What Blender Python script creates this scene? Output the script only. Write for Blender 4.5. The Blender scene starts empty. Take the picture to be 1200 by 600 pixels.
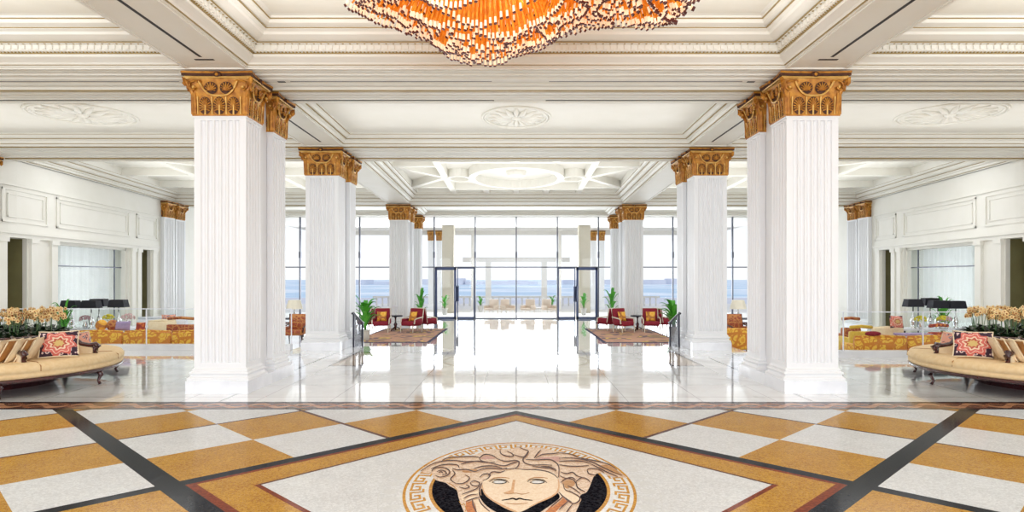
import bpy, math, random
from math import sin, cos, pi, sqrt, floor
random.seed(7)
C = bpy.context.scene.collection
F = 750.0; VX = 605.0; VY = 325.0; EYE = 2.0; LOW = -0.46; SOF = 5.60

# ------------------------------------------------------------------ materials
MATS = {}
def mat(name, col, rough=0.5, metal=0.0, col2=None, scale=8.0, detail=3.0, bump=0.0, emit=None, estr=0.0, spec=0.5, coat=0.0, voronoi=False, sharp=None, trans=0.0):
    if name in MATS: return MATS[name]
    m = bpy.data.materials.new(name); m.use_nodes = True
    nt = m.node_tree; b = nt.nodes['Principled BSDF']
    b.inputs['Roughness'].default_value = rough
    b.inputs['Metallic'].default_value = metal
    b.inputs['Specular IOR Level'].default_value = spec
    b.inputs['Coat Weight'].default_value = coat
    b.inputs['Transmission Weight'].default_value = trans
    if col2 is None: col2 = tuple(min(1, c * 0.93) for c in col)
    tc = nt.nodes.new('ShaderNodeTexCoord')
    if voronoi:
        tx = nt.nodes.new('ShaderNodeTexVoronoi'); tx.inputs['Scale'].default_value = scale
        src = nt.nodes.new('ShaderNodeSeparateColor'); nt.links.new(tx.outputs['Color'], src.inputs[0]); out = src.outputs[0]
    else:
        tx = nt.nodes.new('ShaderNodeTexNoise'); tx.inputs['Scale'].default_value = scale; tx.inputs['Detail'].default_value = detail; out = tx.outputs['Fac']
    nt.links.new(tc.outputs['Object'], tx.inputs['Vector'])
    r = nt.nodes.new('ShaderNodeValToRGB')
    lo, hi = sharp if sharp else (0.3, 0.7)
    r.color_ramp.elements[0].position = lo; r.color_ramp.elements[1].position = hi
    r.color_ramp.elements[0].color = (*col, 1); r.color_ramp.elements[1].color = (*col2, 1)
    nt.links.new(out, r.inputs[0]); nt.links.new(r.outputs[0], b.inputs['Base Color'])
    if bump:
        bp = nt.nodes.new('ShaderNodeBump'); bp.inputs['Strength'].default_value = bump; bp.inputs['Distance'].default_value = 0.01
        nt.links.new(out, bp.inputs['Height']); nt.links.new(bp.outputs[0], b.inputs['Normal'])
    if emit:
        b.inputs['Emission Color'].default_value = (*emit, 1); b.inputs['Emission Strength'].default_value = estr
    MATS[name] = m
    return m

class Nd:
    """tiny expression helper for shader maths"""
    def __init__(s, nt): s.nt = nt
    def m(s, op, a, b=None, c=None):
        n = s.nt.nodes.new('ShaderNodeMath'); n.operation = op
        for i, v in enumerate((a, b, c)):
            if v is None: continue
            if isinstance(v, (int, float)): n.inputs[i].default_value = v
            else: s.nt.links.new(v, n.inputs[i])
        return n.outputs[0]
    def mix(s, f, a, b):
        n = s.nt.nodes.new('ShaderNodeMix'); n.data_type = 'RGBA'
        for k, v in ((0, f), (6, a), (7, b)):
            if isinstance(v, tuple): n.inputs[k].default_value = (*v, 1)
            elif isinstance(v, (int, float)): n.inputs[k].default_value = v
            else: s.nt.links.new(v, n.inputs[k])
        return n.outputs[2]
    def between(s, v, a, b): return s.m('MULTIPLY', s.m('GREATER_THAN', v, a), s.m('LESS_THAN', v, b))
    def near(s, v, a, w): return s.m('LESS_THAN', s.m('ABSOLUTE', s.m('SUBTRACT', v, a)), w)

WHITE = mat('white_plaster', (0.83, 0.82, 0.77), 0.55, scale=1.5, col2=(0.80, 0.79, 0.73))
CREAM = mat('cream_plaster', (0.78, 0.76, 0.69), 0.55, scale=1.5, col2=(0.73, 0.71, 0.63))
SHAFT = mat('white_lacquered_column', (0.80, 0.815, 0.85), 0.4, scale=1.0, col2=(0.78, 0.795, 0.82))
GILTLINE = mat('gilt_line', (0.42, 0.31, 0.13), 0.45, 0.3, scale=3, col2=(0.33, 0.24, 0.09))
DARKSLOT = mat('dark_slot', (0.02, 0.02, 0.025), 0.6, scale=3)
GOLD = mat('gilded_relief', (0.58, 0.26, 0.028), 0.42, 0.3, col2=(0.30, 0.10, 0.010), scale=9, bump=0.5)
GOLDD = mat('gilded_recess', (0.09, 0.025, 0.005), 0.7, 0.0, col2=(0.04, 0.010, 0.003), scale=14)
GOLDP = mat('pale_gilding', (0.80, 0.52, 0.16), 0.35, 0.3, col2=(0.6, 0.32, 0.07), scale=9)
MARBLEW = mat('white_veined_marble', (0.80, 0.82, 0.87), 0.15, col2=(0.68, 0.70, 0.76), scale=2.2, detail=8, sharp=(0.45, 0.75))
KHAKI = mat('olive_room_wall', (0.36, 0.33, 0.16), 0.7, scale=2, col2=(0.30, 0.27, 0.13))
BLUEFRAME = mat('blue_grey_door_metal', (0.06, 0.08, 0.16), 0.35, 0.5, scale=5)
GREYFIN = mat('grey_mullion_metal', (0.10, 0.11, 0.15), 0.4, 0.4, scale=5)
BLACKM = mat('black_metal', (0.015, 0.015, 0.03), 0.35, 0.3, scale=5)
BURG = mat('burgundy_velvet', (0.28, 0.010, 0.03), 0.8, scale=20, col2=(0.20, 0.006, 0.02))
IVORYW = mat('ivory_painted_wood', (0.74, 0.66, 0.55), 0.4, scale=6)
MAHOG = mat('dark_mahogany', (0.07, 0.012, 0.012), 0.22, scale=5, col2=(0.03, 0.005, 0.008), coat=0.5)
TANUPH = mat('tan_upholstery', (0.80, 0.61, 0.36), 0.75, scale=14, col2=(0.74, 0.53, 0.28))
CREAMUPH = mat('cream_silk', (0.83, 0.70, 0.50), 0.6, scale=14, col2=(0.76, 0.61, 0.40))
BROWNSTR = mat('brown_silk', (0.30, 0.12, 0.03), 0.5, scale=10, col2=(0.42, 0.19, 0.05))
LEAFD = mat('dark_orchid_leaf', (0.006, 0.02, 0.008), 0.3, scale=6, col2=(0.015, 0.045, 0.012))
LEAFG = mat('bright_palm_leaf', (0.03, 0.25, 0.02), 0.45, scale=6, col2=(0.10, 0.42, 0.03))
STEM = mat('green_stem', (0.08, 0.16, 0.06), 0.5, scale=6)
PETAL = mat('cream_orchid_petal', (0.92, 0.78, 0.46), 0.55, scale=14, col2=(0.78, 0.48, 0.16))
PETALC = mat('orchid_throat', (0.35, 0.10, 0.02), 0.55, scale=25)
TERRA = mat('planter_ceramic', (0.62, 0.60, 0.56), 0.4, scale=6)
SHADEB = mat('black_lamp_shade', (0.006, 0.007, 0.018), 0.6, scale=6, col2=(0.003, 0.003, 0.01))
SHADEW = mat('ivory_lamp_shade', (0.84, 0.80, 0.68), 0.7, scale=6)
SILVER = mat('polished_silver', (0.75, 0.77, 0.8), 0.12, 0.9, scale=6)
TABLEW = mat('white_tablecloth', (0.80, 0.82, 0.9), 0.6, scale=6)
YELL = mat('yellow_blossom', (0.78, 0.62, 0.04), 0.6, scale=40, col2=(0.5, 0.5, 0.03))
YELLUPH = mat('yellow_gold_silk', (0.72, 0.50, 0.06), 0.5, scale=12, col2=(0.6, 0.38, 0.04))
PURPLE = mat('lilac_cloth', (0.40, 0.30, 0.52), 0.7, scale=12, col2=(0.3, 0.24, 0.42))
CURTAIN = mat('sheer_white_curtain', (0.84, 0.86, 0.86), 0.8, scale=3, col2=(0.74, 0.77, 0.75))
SAND = mat('pale_terrace_stone', (0.72, 0.70, 0.66), 0.7, scale=2)
SEA = mat('sea_water', (0.48, 0.64, 0.76), 0.8, scale=0.04, col2=(0.78, 0.84, 0.88), sharp=(0.4, 0.6))
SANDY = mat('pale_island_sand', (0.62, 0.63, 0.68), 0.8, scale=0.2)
WICKER = mat('tan_wicker', (0.78, 0.66, 0.54), 0.7, scale=40, col2=(0.66, 0.53, 0.42))
_m = CURTAIN; _nt = _m.node_tree; _t = _nt.nodes.new('ShaderNodeBsdfTranslucent'); _t.inputs[0].default_value = (0.9, 0.9, 0.88, 1)
_x = _nt.nodes.new('ShaderNodeMixShader'); _x.inputs[0].default_value = 0.25
_nt.links.new(_nt.nodes['Principled BSDF'].outputs[0], _x.inputs[1]); _nt.links.new(_t.outputs[0], _x.inputs[2]); _nt.links.new(_x.outputs[0], _nt.nodes['Material Output'].inputs[0])
STONEG = mat('greige_stone', (0.55, 0.50, 0.40), 0.7, scale=3)

def brocade(name, base, c1, c2, scale=9.0, rough=0.55):
    """patterned silk: voronoi medallions over wave scrolls"""
    if name in MATS: return MATS[name]
    m = bpy.data.materials.new(name); m.use_nodes = True; nt = m.node_tree; N = Nd(nt)
    b = nt.nodes['Principled BSDF']; b.inputs['Roughness'].default_value = rough
    tc = nt.nodes.new('ShaderNodeTexCoord')
    v = nt.nodes.new('ShaderNodeTexVoronoi'); v.inputs['Scale'].default_value = scale; v.inputs['Randomness'].default_value = 0.45
    v2 = nt.nodes.new('ShaderNodeTexVoronoi'); v2.feature = 'DISTANCE_TO_EDGE'; v2.inputs['Scale'].default_value = scale * 0.55; v2.inputs['Randomness'].default_value = 0.6
    nz = nt.nodes.new('ShaderNodeTexNoise'); nz.inputs['Scale'].default_value = scale * 1.6; nz.inputs['Detail'].default_value = 2
    for q in (v, v2, nz): nt.links.new(tc.outputs['Object'], q.inputs['Vector'])
    d = N.m('ADD', v.outputs['Distance'], N.m('MULTIPLY', N.m('SUBTRACT', nz.outputs['Fac'], 0.5), 0.35))
    rg = N.m('SINE', N.m('MULTIPLY', d, 22.0))
    a1 = N.mix(N.m('GREATER_THAN', rg, 0.45), base, c1)
    a2 = N.mix(N.m('MULTIPLY', N.m('GREATER_THAN', rg, 0.1), N.m('GREATER_THAN', d, 0.42)), a1, c2)
    a3 = N.mix(N.m('LESS_THAN', v2.outputs['Distance'], 0.07), a2, c2)
    nt.links.new(a3, b.inputs['Base Color'])
    MATS[name] = m; return m
BAROQ = brocade('golden_baroque_brocade', (0.82, 0.50, 0.05), (0.74, 0.32, 0.02), (0.60, 0.20, 0.015), 4.5)
REDBROC = brocade('red_brown_brocade', (0.22, 0.03, 0.015), (0.45, 0.10, 0.03), (0.5, 0.2, 0.05), 9)
ORBROC = brocade('orange_brocade', (0.62, 0.14, 0.02), (0.80, 0.36, 0.04), (0.3, 0.03, 0.02), 7)
def rosette_fabric():
    m = bpy.data.materials.new('red_rosette_tapestry'); m.use_nodes = True; nt = m.node_tree; N = Nd(nt)
    b = nt.nodes['Principled BSDF']; b.inputs['Roughness'].default_value = 0.7
    tc = nt.nodes.new('ShaderNodeTexCoord'); sp = nt.nodes.new('ShaderNodeSeparateXYZ'); nt.links.new(tc.outputs['Object'], sp.inputs[0])
    x, z = N.m('DIVIDE', sp.outputs[0], 0.27), N.m('DIVIDE', sp.outputs[2], 0.22)
    nz = nt.nodes.new('ShaderNodeTexNoise'); nz.inputs['Scale'].default_value = 22; nt.links.new(tc.outputs['Object'], nz.inputs['Vector'])
    wob = N.m('MULTIPLY', N.m('SUBTRACT', nz.outputs['Fac'], 0.5), 0.5)
    r = N.m('SQRT', N.m('ADD', N.m('MULTIPLY', x, x), N.m('MULTIPLY', z, z)))
    th = N.m('ARCTAN2', z, x)
    rr = N.m('ADD', N.m('MULTIPLY', r, N.m('ADD', 1.0, N.m('MULTIPLY', N.m('SINE', N.m('MULTIPLY', th, 8.0)), 0.14))), N.m('MULTIPLY', wob, 0.35))
    rr = N.m('ADD', rr, 0.0)
    v = nt.nodes.new('ShaderNodeTexVoronoi'); v.inputs['Scale'].default_value = 13; nt.links.new(tc.outputs['Object'], v.inputs['Vector'])
    out = N.mix(N.between(v.outputs['Distance'], 0.22, 0.42), (0.035, 0.012, 0.03), (0.70, 0.52, 0.50))
    c = N.mix(N.m('LESS_THAN', rr, 0.92), out, (0.62, 0.14, 0.11))
    c = N.mix(N.between(rr, 0.70, 0.76), c, (0.80, 0.55, 0.45))
    c = N.mix(N.m('LESS_THAN', rr, 0.52), c, (0.75, 0.58, 0.42)); c = N.mix(N.m('LESS_THAN', rr, 0.40), c, (0.45, 0.08, 0.05)); c = N.mix(N.m('LESS_THAN', rr, 0.27), c, (0.60, 0.42, 0.15))
    nt.links.new(c, b.inputs['Base Color']); return m
FLORAL = rosette_fabric()
PFLORAL = brocade('white_plum_floral', (0.12, 0.03, 0.07), (0.72, 0.62, 0.60), (0.75, 0.35, 0.25), 10)
ORCUSH = brocade('orange_medallion_cushion', (0.85, 0.42, 0.03), (0.90, 0.55, 0.10), (0.45, 0.16, 0.03), 4)
RUGM = brocade('patterned_rug', (0.16, 0.10, 0.11), (0.66, 0.44, 0.10), (0.48, 0.26, 0.17), 1.1, 0.9)

def glass(name, tint=(0.97, 0.985, 1.0), refl=0.03, fk=0.12):
    m = bpy.data.materials.new(name); m.use_nodes = True; nt = m.node_tree
    nt.nodes.remove(nt.nodes['Principled BSDF']); o = nt.nodes['Material Output']
    t = nt.nodes.new('ShaderNodeBsdfTransparent'); t.inputs[0].default_value = (*tint, 1)
    g = nt.nodes.new('ShaderNodeBsdfGlossy'); g.inputs['Roughness'].default_value = 0.02; g.inputs[0].default_value = (1, 1, 1, 1)
    fr = nt.nodes.new('ShaderNodeLayerWeight'); fr.inputs[0].default_value = 0.25
    mx = nt.nodes.new('ShaderNodeMixShader'); N = Nd(nt)
    nt.links.new(N.m('ADD', N.m('MULTIPLY', fr.outputs['Fresnel'], fk), refl * 0.3), mx.inputs[0])
    nt.links.new(t.outputs[0], mx.inputs[1]); nt.links.new(g.outputs[0], mx.inputs[2]); nt.links.new(mx.outputs[0], o.inputs[0])
    MATS[name] = m; return m
GLASS = glass('clear_glass')
GLASSW = glass('curtained_window_glass', (0.96, 0.98, 0.98), 0.0, 0.03)
GLASSG = glass('green_tinted_glass', (0.975, 0.99, 0.985), 0.01)

def sheen(nt, b):
    b.inputs['Roughness'].default_value = 0.05; b.inputs['Specular IOR Level'].default_value = 0.9
    b.inputs['Coat Weight'].default_value = 0.6; b.inputs['Coat Roughness'].default_value = 0.03

def mosaic_mat():
    m = bpy.data.materials.new('checkerboard_mosaic'); m.use_nodes = True; nt = m.node_tree; N = Nd(nt)
    b = nt.nodes['Principled BSDF']
    b.inputs['Roughness'].default_value = 0.12; b.inputs['Specular IOR Level'].default_value = 0.02
    tc = nt.nodes.new('ShaderNodeTexCoord'); sp = nt.nodes.new('ShaderNodeSeparateXYZ'); nt.links.new(tc.outputs['Object'], sp.inputs[0])
    x, y = sp.outputs[0], sp.outputs[1]
    ax = N.m('ABSOLUTE', x)
    p = N.m('SUBTRACT', N.m('MULTIPLY', ax, -1.0), y)     # mirrored halves: p = -|x|-y
    q = N.m('SUBTRACT', y, ax)                            # q = y-|x|
    # tesserae
    v = nt.nodes.new('ShaderNodeTexVoronoi'); v.inputs['Scale'].default_value = 55; nt.links.new(tc.outputs['Object'], v.inputs['Vector'])
    sc = nt.nodes.new('ShaderNodeSeparateColor'); nt.links.new(v.outputs['Color'], sc.inputs[0]); rnd = sc.outputs[0]
    nz = nt.nodes.new('ShaderNodeTexNoise'); nz.inputs['Scale'].default_value = 3; nz.inputs['Detail'].default_value = 5; nt.links.new(tc.outputs['Object'], nz.inputs['Vector'])
    v2 = nt.nodes.new('ShaderNodeTexVoronoi'); v2.feature = 'DISTANCE_TO_EDGE'; v2.inputs['Scale'].default_value = 55; nt.links.new(tc.outputs['Object'], v2.inputs['Vector'])
    grout = N.m('LESS_THAN', v2.outputs['Distance'], 0.05)
    r2 = N.m('ADD', N.m('MULTIPLY', rnd, 0.6), N.m('MULTIPLY', nz.outputs['Fac'], 0.5))
    tan = N.mix(r2, (0.56, 0.32, 0.035), (0.26, 0.10, 0.006))
    tan = N.mix(N.m('MULTIPLY', grout, 0.22), tan, (0.62, 0.50, 0.30))
    wht = N.mix(r2, (0.72, 0.75, 0.77), (0.48, 0.50, 0.52))
    wht = N.mix(N.m('MULTIPLY', grout, 0.25), wht, (0.40, 0.40, 0.40))
    blk = N.mix(rnd, (0.004, 0.005, 0.008), (0.018, 0.020, 0.026))
    red = N.mix(rnd, (0.24, 0.05, 0.015), (0.12, 0.025, 0.01))
    dkb = N.mix(rnd, (0.13, 0.05, 0.03), (0.06, 0.02, 0.015))
    # diamond coordinates: pp = |x| + ... for left: p' = x - y = -(|x|+y) ; q' = x + y = y-|x|
    S = 1.70
    pi_ = N.m('FLOOR', N.m('DIVIDE', N.m('ADD', p, 9.45), 1.677))
    qi_ = N.m('FLOOR', N.m('DIVIDE', N.m('SUBTRACT', q, 2.90), 1.74))
    par = N.m('MODULO', N.m('ABSOLUTE', N.m('ADD', N.m('ADD', pi_, qi_), 200)), 2)
    par = N.m('GREATER_THAN', N.m('ABSOLUTE', par), 0.5)
    col = N.mix(par, wht, tan)
    # thin brown lines, every second lattice line
    for c in (-12.80, -16.15): col = N.mix(N.near(p, c, 0.035), col, dkb)
    for c in (6.38,): col = N.mix(N.m('MULTIPLY', N.near(q, c, 0.04), N.m('LESS_THAN', p, -9.45)), col, dkb)
    # inside of the big diamond
    inside = N.m('MULTIPLY', N.m('GREATER_THAN', p, -9.45), N.m('GREATER_THAN', q, 2.82))
    col = N.mix(inside, col, tan)
    ux = N.m('DIVIDE', ax, 2.49)
    up = N.m('ADD', ux, N.m('DIVIDE', N.m('SUBTRACT', y, 6.17), 2.77))
    dn = N.m('ADD', ux, N.m('DIVIDE', N.m('SUBTRACT', 6.17, y), 2.49))
    k = N.m('MAXIMUM', up, dn)
    col = N.mix(N.m('MULTIPLY', N.m('LESS_THAN', k, 1.008), N.m('GREATER_THAN', up, dn)), col, dkb)
    col = N.mix(N.m('MULTIPLY', N.m('LESS_THAN', k, 1.018), N.m('GREATER_THAN', dn, up)), col, red)
    col = N.mix(N.m('LESS_THAN', k, 0.988), col, wht)
    # triangle below the crossing
    low = N.m('MULTIPLY', N.m('GREATER_THAN', p, -9.45), N.m('LESS_THAN', q, 2.82))
    col = N.mix(low, col, tan)
    # red stripe along the wide band, inside the diamond
    col = N.mix(N.m('MULTIPLY', N.between(q, 2.9, 3.10), inside), col, red)
    col = N.mix(N.m('MULTIPLY', N.between(p, -9.37, -9.27), inside), col, red)
    # black bands
    col = N.mix(N.near(p, -9.47, 0.11), col, blk)
    col = N.mix(N.near(q, 2.82, 0.155), col, blk)
    nt.links.new(col, b.inputs['Base Color'])
    return m
MOSAIC = mosaic_mat()

def border_mat():
    m = bpy.data.materials.new('braided_border_mosaic'); m.use_nodes = True; nt = m.node_tree; N = Nd(nt)
    b = nt.nodes['Principled BSDF']; b.inputs['Roughness'].default_value = 0.08; b.inputs['Specular IOR Level'].default_value = 0.15
    tc = nt.nodes.new('ShaderNodeTexCoord'); sp = nt.nodes.new('ShaderNodeSeparateXYZ'); nt.links.new(tc.outputs['Object'], sp.inputs[0])
    x, y = sp.outputs[0], N.m('SUBTRACT', sp.outputs[1], 9.98)
    s1 = N.m('MULTIPLY', N.m('SINE', N.m('MULTIPLY', x, 9.0)), 0.12)
    s2 = N.m('MULTIPLY', s1, -1.0)
    col = N.mix(N.m('LESS_THAN', N.m('ABSOLUTE', N.m('SUBTRACT', y, s1)), 0.07), (0.10, 0.045, 0.03), (0.42, 0.22, 0.12))
    col = N.mix(N.m('LESS_THAN', N.m('ABSOLUTE', N.m('SUBTRACT', y, s2)), 0.045), col, (0.30, 0.12, 0.06))
    col = N.mix(N.m('GREATER_THAN', N.m('ABSOLUTE', y), 0.22), col, (0.02, 0.012, 0.012))
    nt.links.new(col, b.inputs['Base Color'])
    return m
BORDER = border_mat()

def marble_floor_mat():
    m = bpy.data.materials.new('polished_marble_floor'); m.use_nodes = True; nt = m.node_tree; N = Nd(nt)
    b = nt.nodes['Principled BSDF']; sheen(nt, b)
    tc = nt.nodes.new('ShaderNodeTexCoord'); sp = nt.nodes.new('ShaderNodeSeparateXYZ'); nt.links.new(tc.outputs['Object'], sp.inputs[0])
    x, y = sp.outputs[0], sp.outputs[1]
    nz = nt.nodes.new('ShaderNodeTexNoise'); nz.inputs['Scale'].default_value = 0.9; nz.inputs['Detail'].default_value = 9; nz.inputs['Distortion'].default_value = 1.5
    nt.links.new(tc.outputs['Object'], nz.inputs['Vector'])
    rp = nt.nodes.new('ShaderNodeValToRGB'); rp.color_ramp.elements[0].position = 0.35; rp.color_ramp.elements[1].position = 0.72
    rp.color_ramp.elements[0].color = (0.84, 0.845, 0.85, 1); rp.color_ramp.elements[1].color = (0.68, 0.68, 0.66, 1)
    nt.links.new(nz.outputs['Fac'], rp.inputs[0]); col = rp.outputs[0]
    # slab joints
    fx = N.m('ABSOLUTE', N.m('SUBTRACT', N.m('FRACT', N.m('DIVIDE', N.m('ADD', x, 60.6), 1.2)), 0.5))
    fy = N.m('ABSOLUTE', N.m('SUBTRACT', N.m('FRACT', N.m('DIVIDE', N.m('ADD', y, 60.1), 1.2)), 0.5))
    col = N.mix(N.m('MULTIPLY', N.m('GREATER_THAN', fx, 0.493), 0.6), col, (0.30, 0.29, 0.27))
    col = N.mix(N.m('MULTIPLY', N.m('GREATER_THAN', fy, 0.488), 0.7), col, (0.30, 0.29, 0.27))
    ax = N.m('ABSOLUTE', x)
    col = N.mix(N.m('MULTIPLY', N.near(ax, 4.78, 0.03), N.m('GREATER_THAN', y, 10.3)), col, (0.28, 0.26, 0.22))
    # tan framed panels on each side of the aisle
    pan = N.m('MULTIPLY', N.between(ax, 3.5, 4.25), N.between(y, 14.4, 17.2))
    pin = N.m('MULTIPLY', N.between(ax, 3.58, 4.17), N.between(y, 14.55, 17.05))
    col = N.mix(pan, col, (0.10, 0.06, 0.05)); col = N.mix(pin, col, (0.60, 0.46, 0.30))
    # pale grey ring in the middle of the aisle
    e = N.m('SQRT', N.m('ADD', N.m('POWER', N.m('DIVIDE', ax, 1.75), 2.0), N.m('POWER', N.m('DIVIDE', N.m('SUBTRACT', y, 15.4), 1.5), 2.0)))
    col = N.mix(N.m('MULTIPLY', N.near(e, 1.0, 0.03), 0.8), col, (0.32, 0.30, 0.28))
    nt.links.new(col, b.inputs['Base Color'])
    return m
MARBLEF = marble_floor_mat()

# ------------------------------------------------------------------ mesh builder
class MB:
    def __init__(s): s.v = []; s.f = []; s.m = []; s.T = None
    def add(s, vs, fs, mi=0):
        n = len(s.v)
        s.v += [s.T(p) for p in vs] if s.T else list(vs)
        s.f += [tuple(n + i for i in f) for f in fs]; s.m += [mi] * len(fs)
    def box(s, x0, x1, y0, y1, z0, z1, mi=0):
        s.add([(x0,y0,z0),(x1,y0,z0),(x1,y1,z0),(x0,y1,z0),(x0,y0,z1),(x1,y0,z1),(x1,y1,z1),(x0,y1,z1)],
              [(0,3,2,1),(4,5,6,7),(0,1,5,4),(1,2,6,5),(2,3,7,6),(3,0,4,7)], mi)
    def prism(s, poly, z0, z1, mi=0):
        n = len(poly)
        s.add([(x, y, z0) for x, y in poly] + [(x, y, z1) for x, y in poly],
              [tuple(range(n))[::-1], tuple(range(n, 2*n))] + [(i, (i+1) % n, n + (i+1) % n, n + i) for i in range(n)], mi)
    def loft(s, rings, mi=0, cap=True, close=True):
        n = len(rings[0]); vs = [p for r in rings for p in r]; fs = []
        for k in range(len(rings) - 1):
            for i in range(n if close else n - 1):
                a = k*n + i; b_ = k*n + (i+1) % n
                fs.append((a, b_, b_ + n, a + n))
        if cap: fs += [tuple(range(n))[::-1], tuple(range((len(rings)-1)*n, len(rings)*n))]
        s.add(vs, fs, mi)
    def lathe(s, prof, cx=0, cy=0, n=20, mi=0, sx=1, sy=1, a0=0, a1=2*pi):
        rings = [[(cx + sx*r*cos(2*pi*i/n), cy + sy*r*sin(2*pi*i/n), z) for i in range(n)] for r, z in prof]
        s.loft(rings, mi)
    def rbox(s, cx, cy, cz, hx, hy, hz, r=0.04, mi=0, rot=None, n=12, k=6):
        vs = []; fs = []
        for j in range(k + 1):
            th = -pi/2 + pi * j / k
            for i in range(n):
                a = 2*pi*(i + 0.5)/n
                d = (cos(th)*cos(a), cos(th)*sin(a), sin(th))
                zs = 1 if d[2] >= -1e-6 else -1
                if abs(d[2]) < 1e-6: zs = 0
                p = ((hx-r)*(1 if d[0] > 0 else -1) + r*d[0], (hy-r)*(1 if d[1] > 0 else -1) + r*d[1], (hz-r)*zs + r*d[2])
                if j in (0, k): p = ((hx-r)*(1 if cos(a) > 0 else -1), (hy-r)*(1 if sin(a) > 0 else -1), hz*zs)
                if rot: p = rot(p)
                vs.append((cx+p[0], cy+p[1], cz+p[2]))
        for j in range(k):
            for i in range(n):
                fs.append((j*n+i, j*n+(i+1)%n, (j+1)*n+(i+1)%n, (j+1)*n+i))
        fs += [tuple(range(n))[::-1], tuple(range(k*n, (k+1)*n))]
        s.add(vs, fs, mi)
    def sphere(s, c, r, n=8, k=5, mi=0, sc=(1,1,1)):
        vs = []; fs = []
        for j in range(k + 1):
            th = -pi/2 + pi*j/k
            for i in range(n):
                a = 2*pi*i/n; vs.append((c[0]+sc[0]*r*cos(th)*cos(a), c[1]+sc[1]*r*cos(th)*sin(a), c[2]+sc[2]*r*sin(th)))
        for j in range(k):
            for i in range(n): fs.append((j*n+i, j*n+(i+1)%n, (j+1)*n+(i+1)%n, (j+1)*n+i))
        s.add(vs, fs, mi)
    def tube(s, pts, r, n=6, mi=0, capmi=None):
        rr = r if isinstance(r, (list, tuple)) else [r]*len(pts)
        rings = []
        for k, p in enumerate(pts):
            a = pts[max(0, k-1)]; b = pts[min(len(pts)-1, k+1)]
            d = [b[i]-a[i] for i in range(3)]; L = sqrt(sum(t*t for t in d)) or 1; d = [t/L for t in d]
            up = (0, 0, 1) if abs(d[2]) < 0.8 else (1, 0, 0)
            u = (d[1]*up[2]-d[2]*up[1], d[2]*up[0]-d[0]*up[2], d[0]*up[1]-d[1]*up[0]); L = sqrt(sum(t*t for t in u)); u = [t/L for t in u]
            w = (d[1]*u[2]-d[2]*u[1], d[2]*u[0]-d[0]*u[2], d[0]*u[1]-d[1]*u[0])
            rings.append([tuple(p[i] + rr[k]*(cos(2*pi*j/n)*u[i] + sin(2*pi*j/n)*w[i]) for i in range(3)) for j in range(n)])
        s.loft(rings, mi, True)
        if capmi is not None: s.m[-2] = capmi
    def build(s, name, mats, parent=None, smooth=False, loc=None):
        me = bpy.data.meshes.new(name); me.from_pydata(s.v, [], s.f); 
        for m in (mats if isinstance(mats, (list, tuple)) else [mats]): me.materials.append(m)
        me.polygons.foreach_set('material_index', s.m)
        if smooth: me.polygons.foreach_set('use_smooth', [True]*len(s.f))
        me.update(); me.validate()
        o = bpy.data.objects.new(name, me); C.objects.link(o)
        if parent: o.parent = parent
        if loc: o.location = loc
        return o

def thing(name, label, cat, loc=(0,0,0), rz=0, group=None):
    o = bpy.data.objects.new(name, None); C.objects.link(o); o.location = loc; o.rotation_euler = (0,0,rz); o.empty_display_size = 0.1
    o['label'] = label; o['category'] = cat
    if group: o['group'] = group
    return o
def tag(o, label, cat, group=None):
    o['label'] = label; o['category'] = cat
    if group: o['group'] = group
    return o
def struct(o): o['kind'] = 'structure'; return o
def kids(o): return [c for c in C.objects if c.parent == o]
def dup(o, loc=None, rz=None, label=None, group=None, parent=None, ks=None, scale=None):
    c = o.copy(); C.objects.link(c)
    if parent: c.parent = parent
    if loc is not None: c.location = loc
    if rz is not None: c.rotation_euler = (0,0,rz)
    if scale is not None: c.scale = scale
    if label: c['label'] = label
    if group: c['group'] = group
    for ch in list(o.children): dup(ch, parent=c)
    return c
def at(px, py, z=0.0):
    Y = F*(EYE - z)/(py - VY); return ((px - VX)/F*Y, Y)

# ------------------------------------------------------------------ floors
fl = MB()
fl.box(-26, 26, -6, 9.69, -0.25, 0, 0); fl.box(-26, 26, 9.69, 10.28, -0.25, 0, 1)
fl.box(-26, -6.2, 10.28, 17.75, -0.25, 0, 2); fl.box(6.2, 26, 10.28, 16.15, -0.25, 0, 2)
fl.box(-6.2, 6.2, 10.28, 18.5, -0.46, 0, 2)
struct(fl.build('floor', [MOSAIC, BORDER, MARBLEF]))
f2 = MB(); f2.box(-26, 26, 15.9, 38.3, LOW-0.2, LOW, 0)
struct(f2.build('floor_lower', [MARBLEF]))
st = MB()
for i in range(2): st.box(-4.72, 4.72, 18.5+0.35*i, 18.85+0.35*i, LOW, -0.153*(i+1), 0)
struct(st.build('trim_steps', [MARBLEF]))
kb = MB()
kb.box(-16.5, -6.2, 17.55, 17.75, -0.3, 0.16); kb.box(6.2, 16.5, 15.95, 16.15, -0.3, 0.17)
kb.box(-16.5, -6.2, 17.75, 17.80, LOW, -0.2); kb.box(6.2, 16.5, 16.15, 16.2, LOW, -0.2)
struct(kb.build('trim_kerb', [MARBLEW]))
pb = MB()
for s in (-1, 1): pb.box(min(s*4.75, s*6.05), max(s*4.75, s*6.05), 18.5, 19.95, LOW, 0.0)
struct(pb.build('trim_pier_footing', [MARBLEW]))

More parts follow.
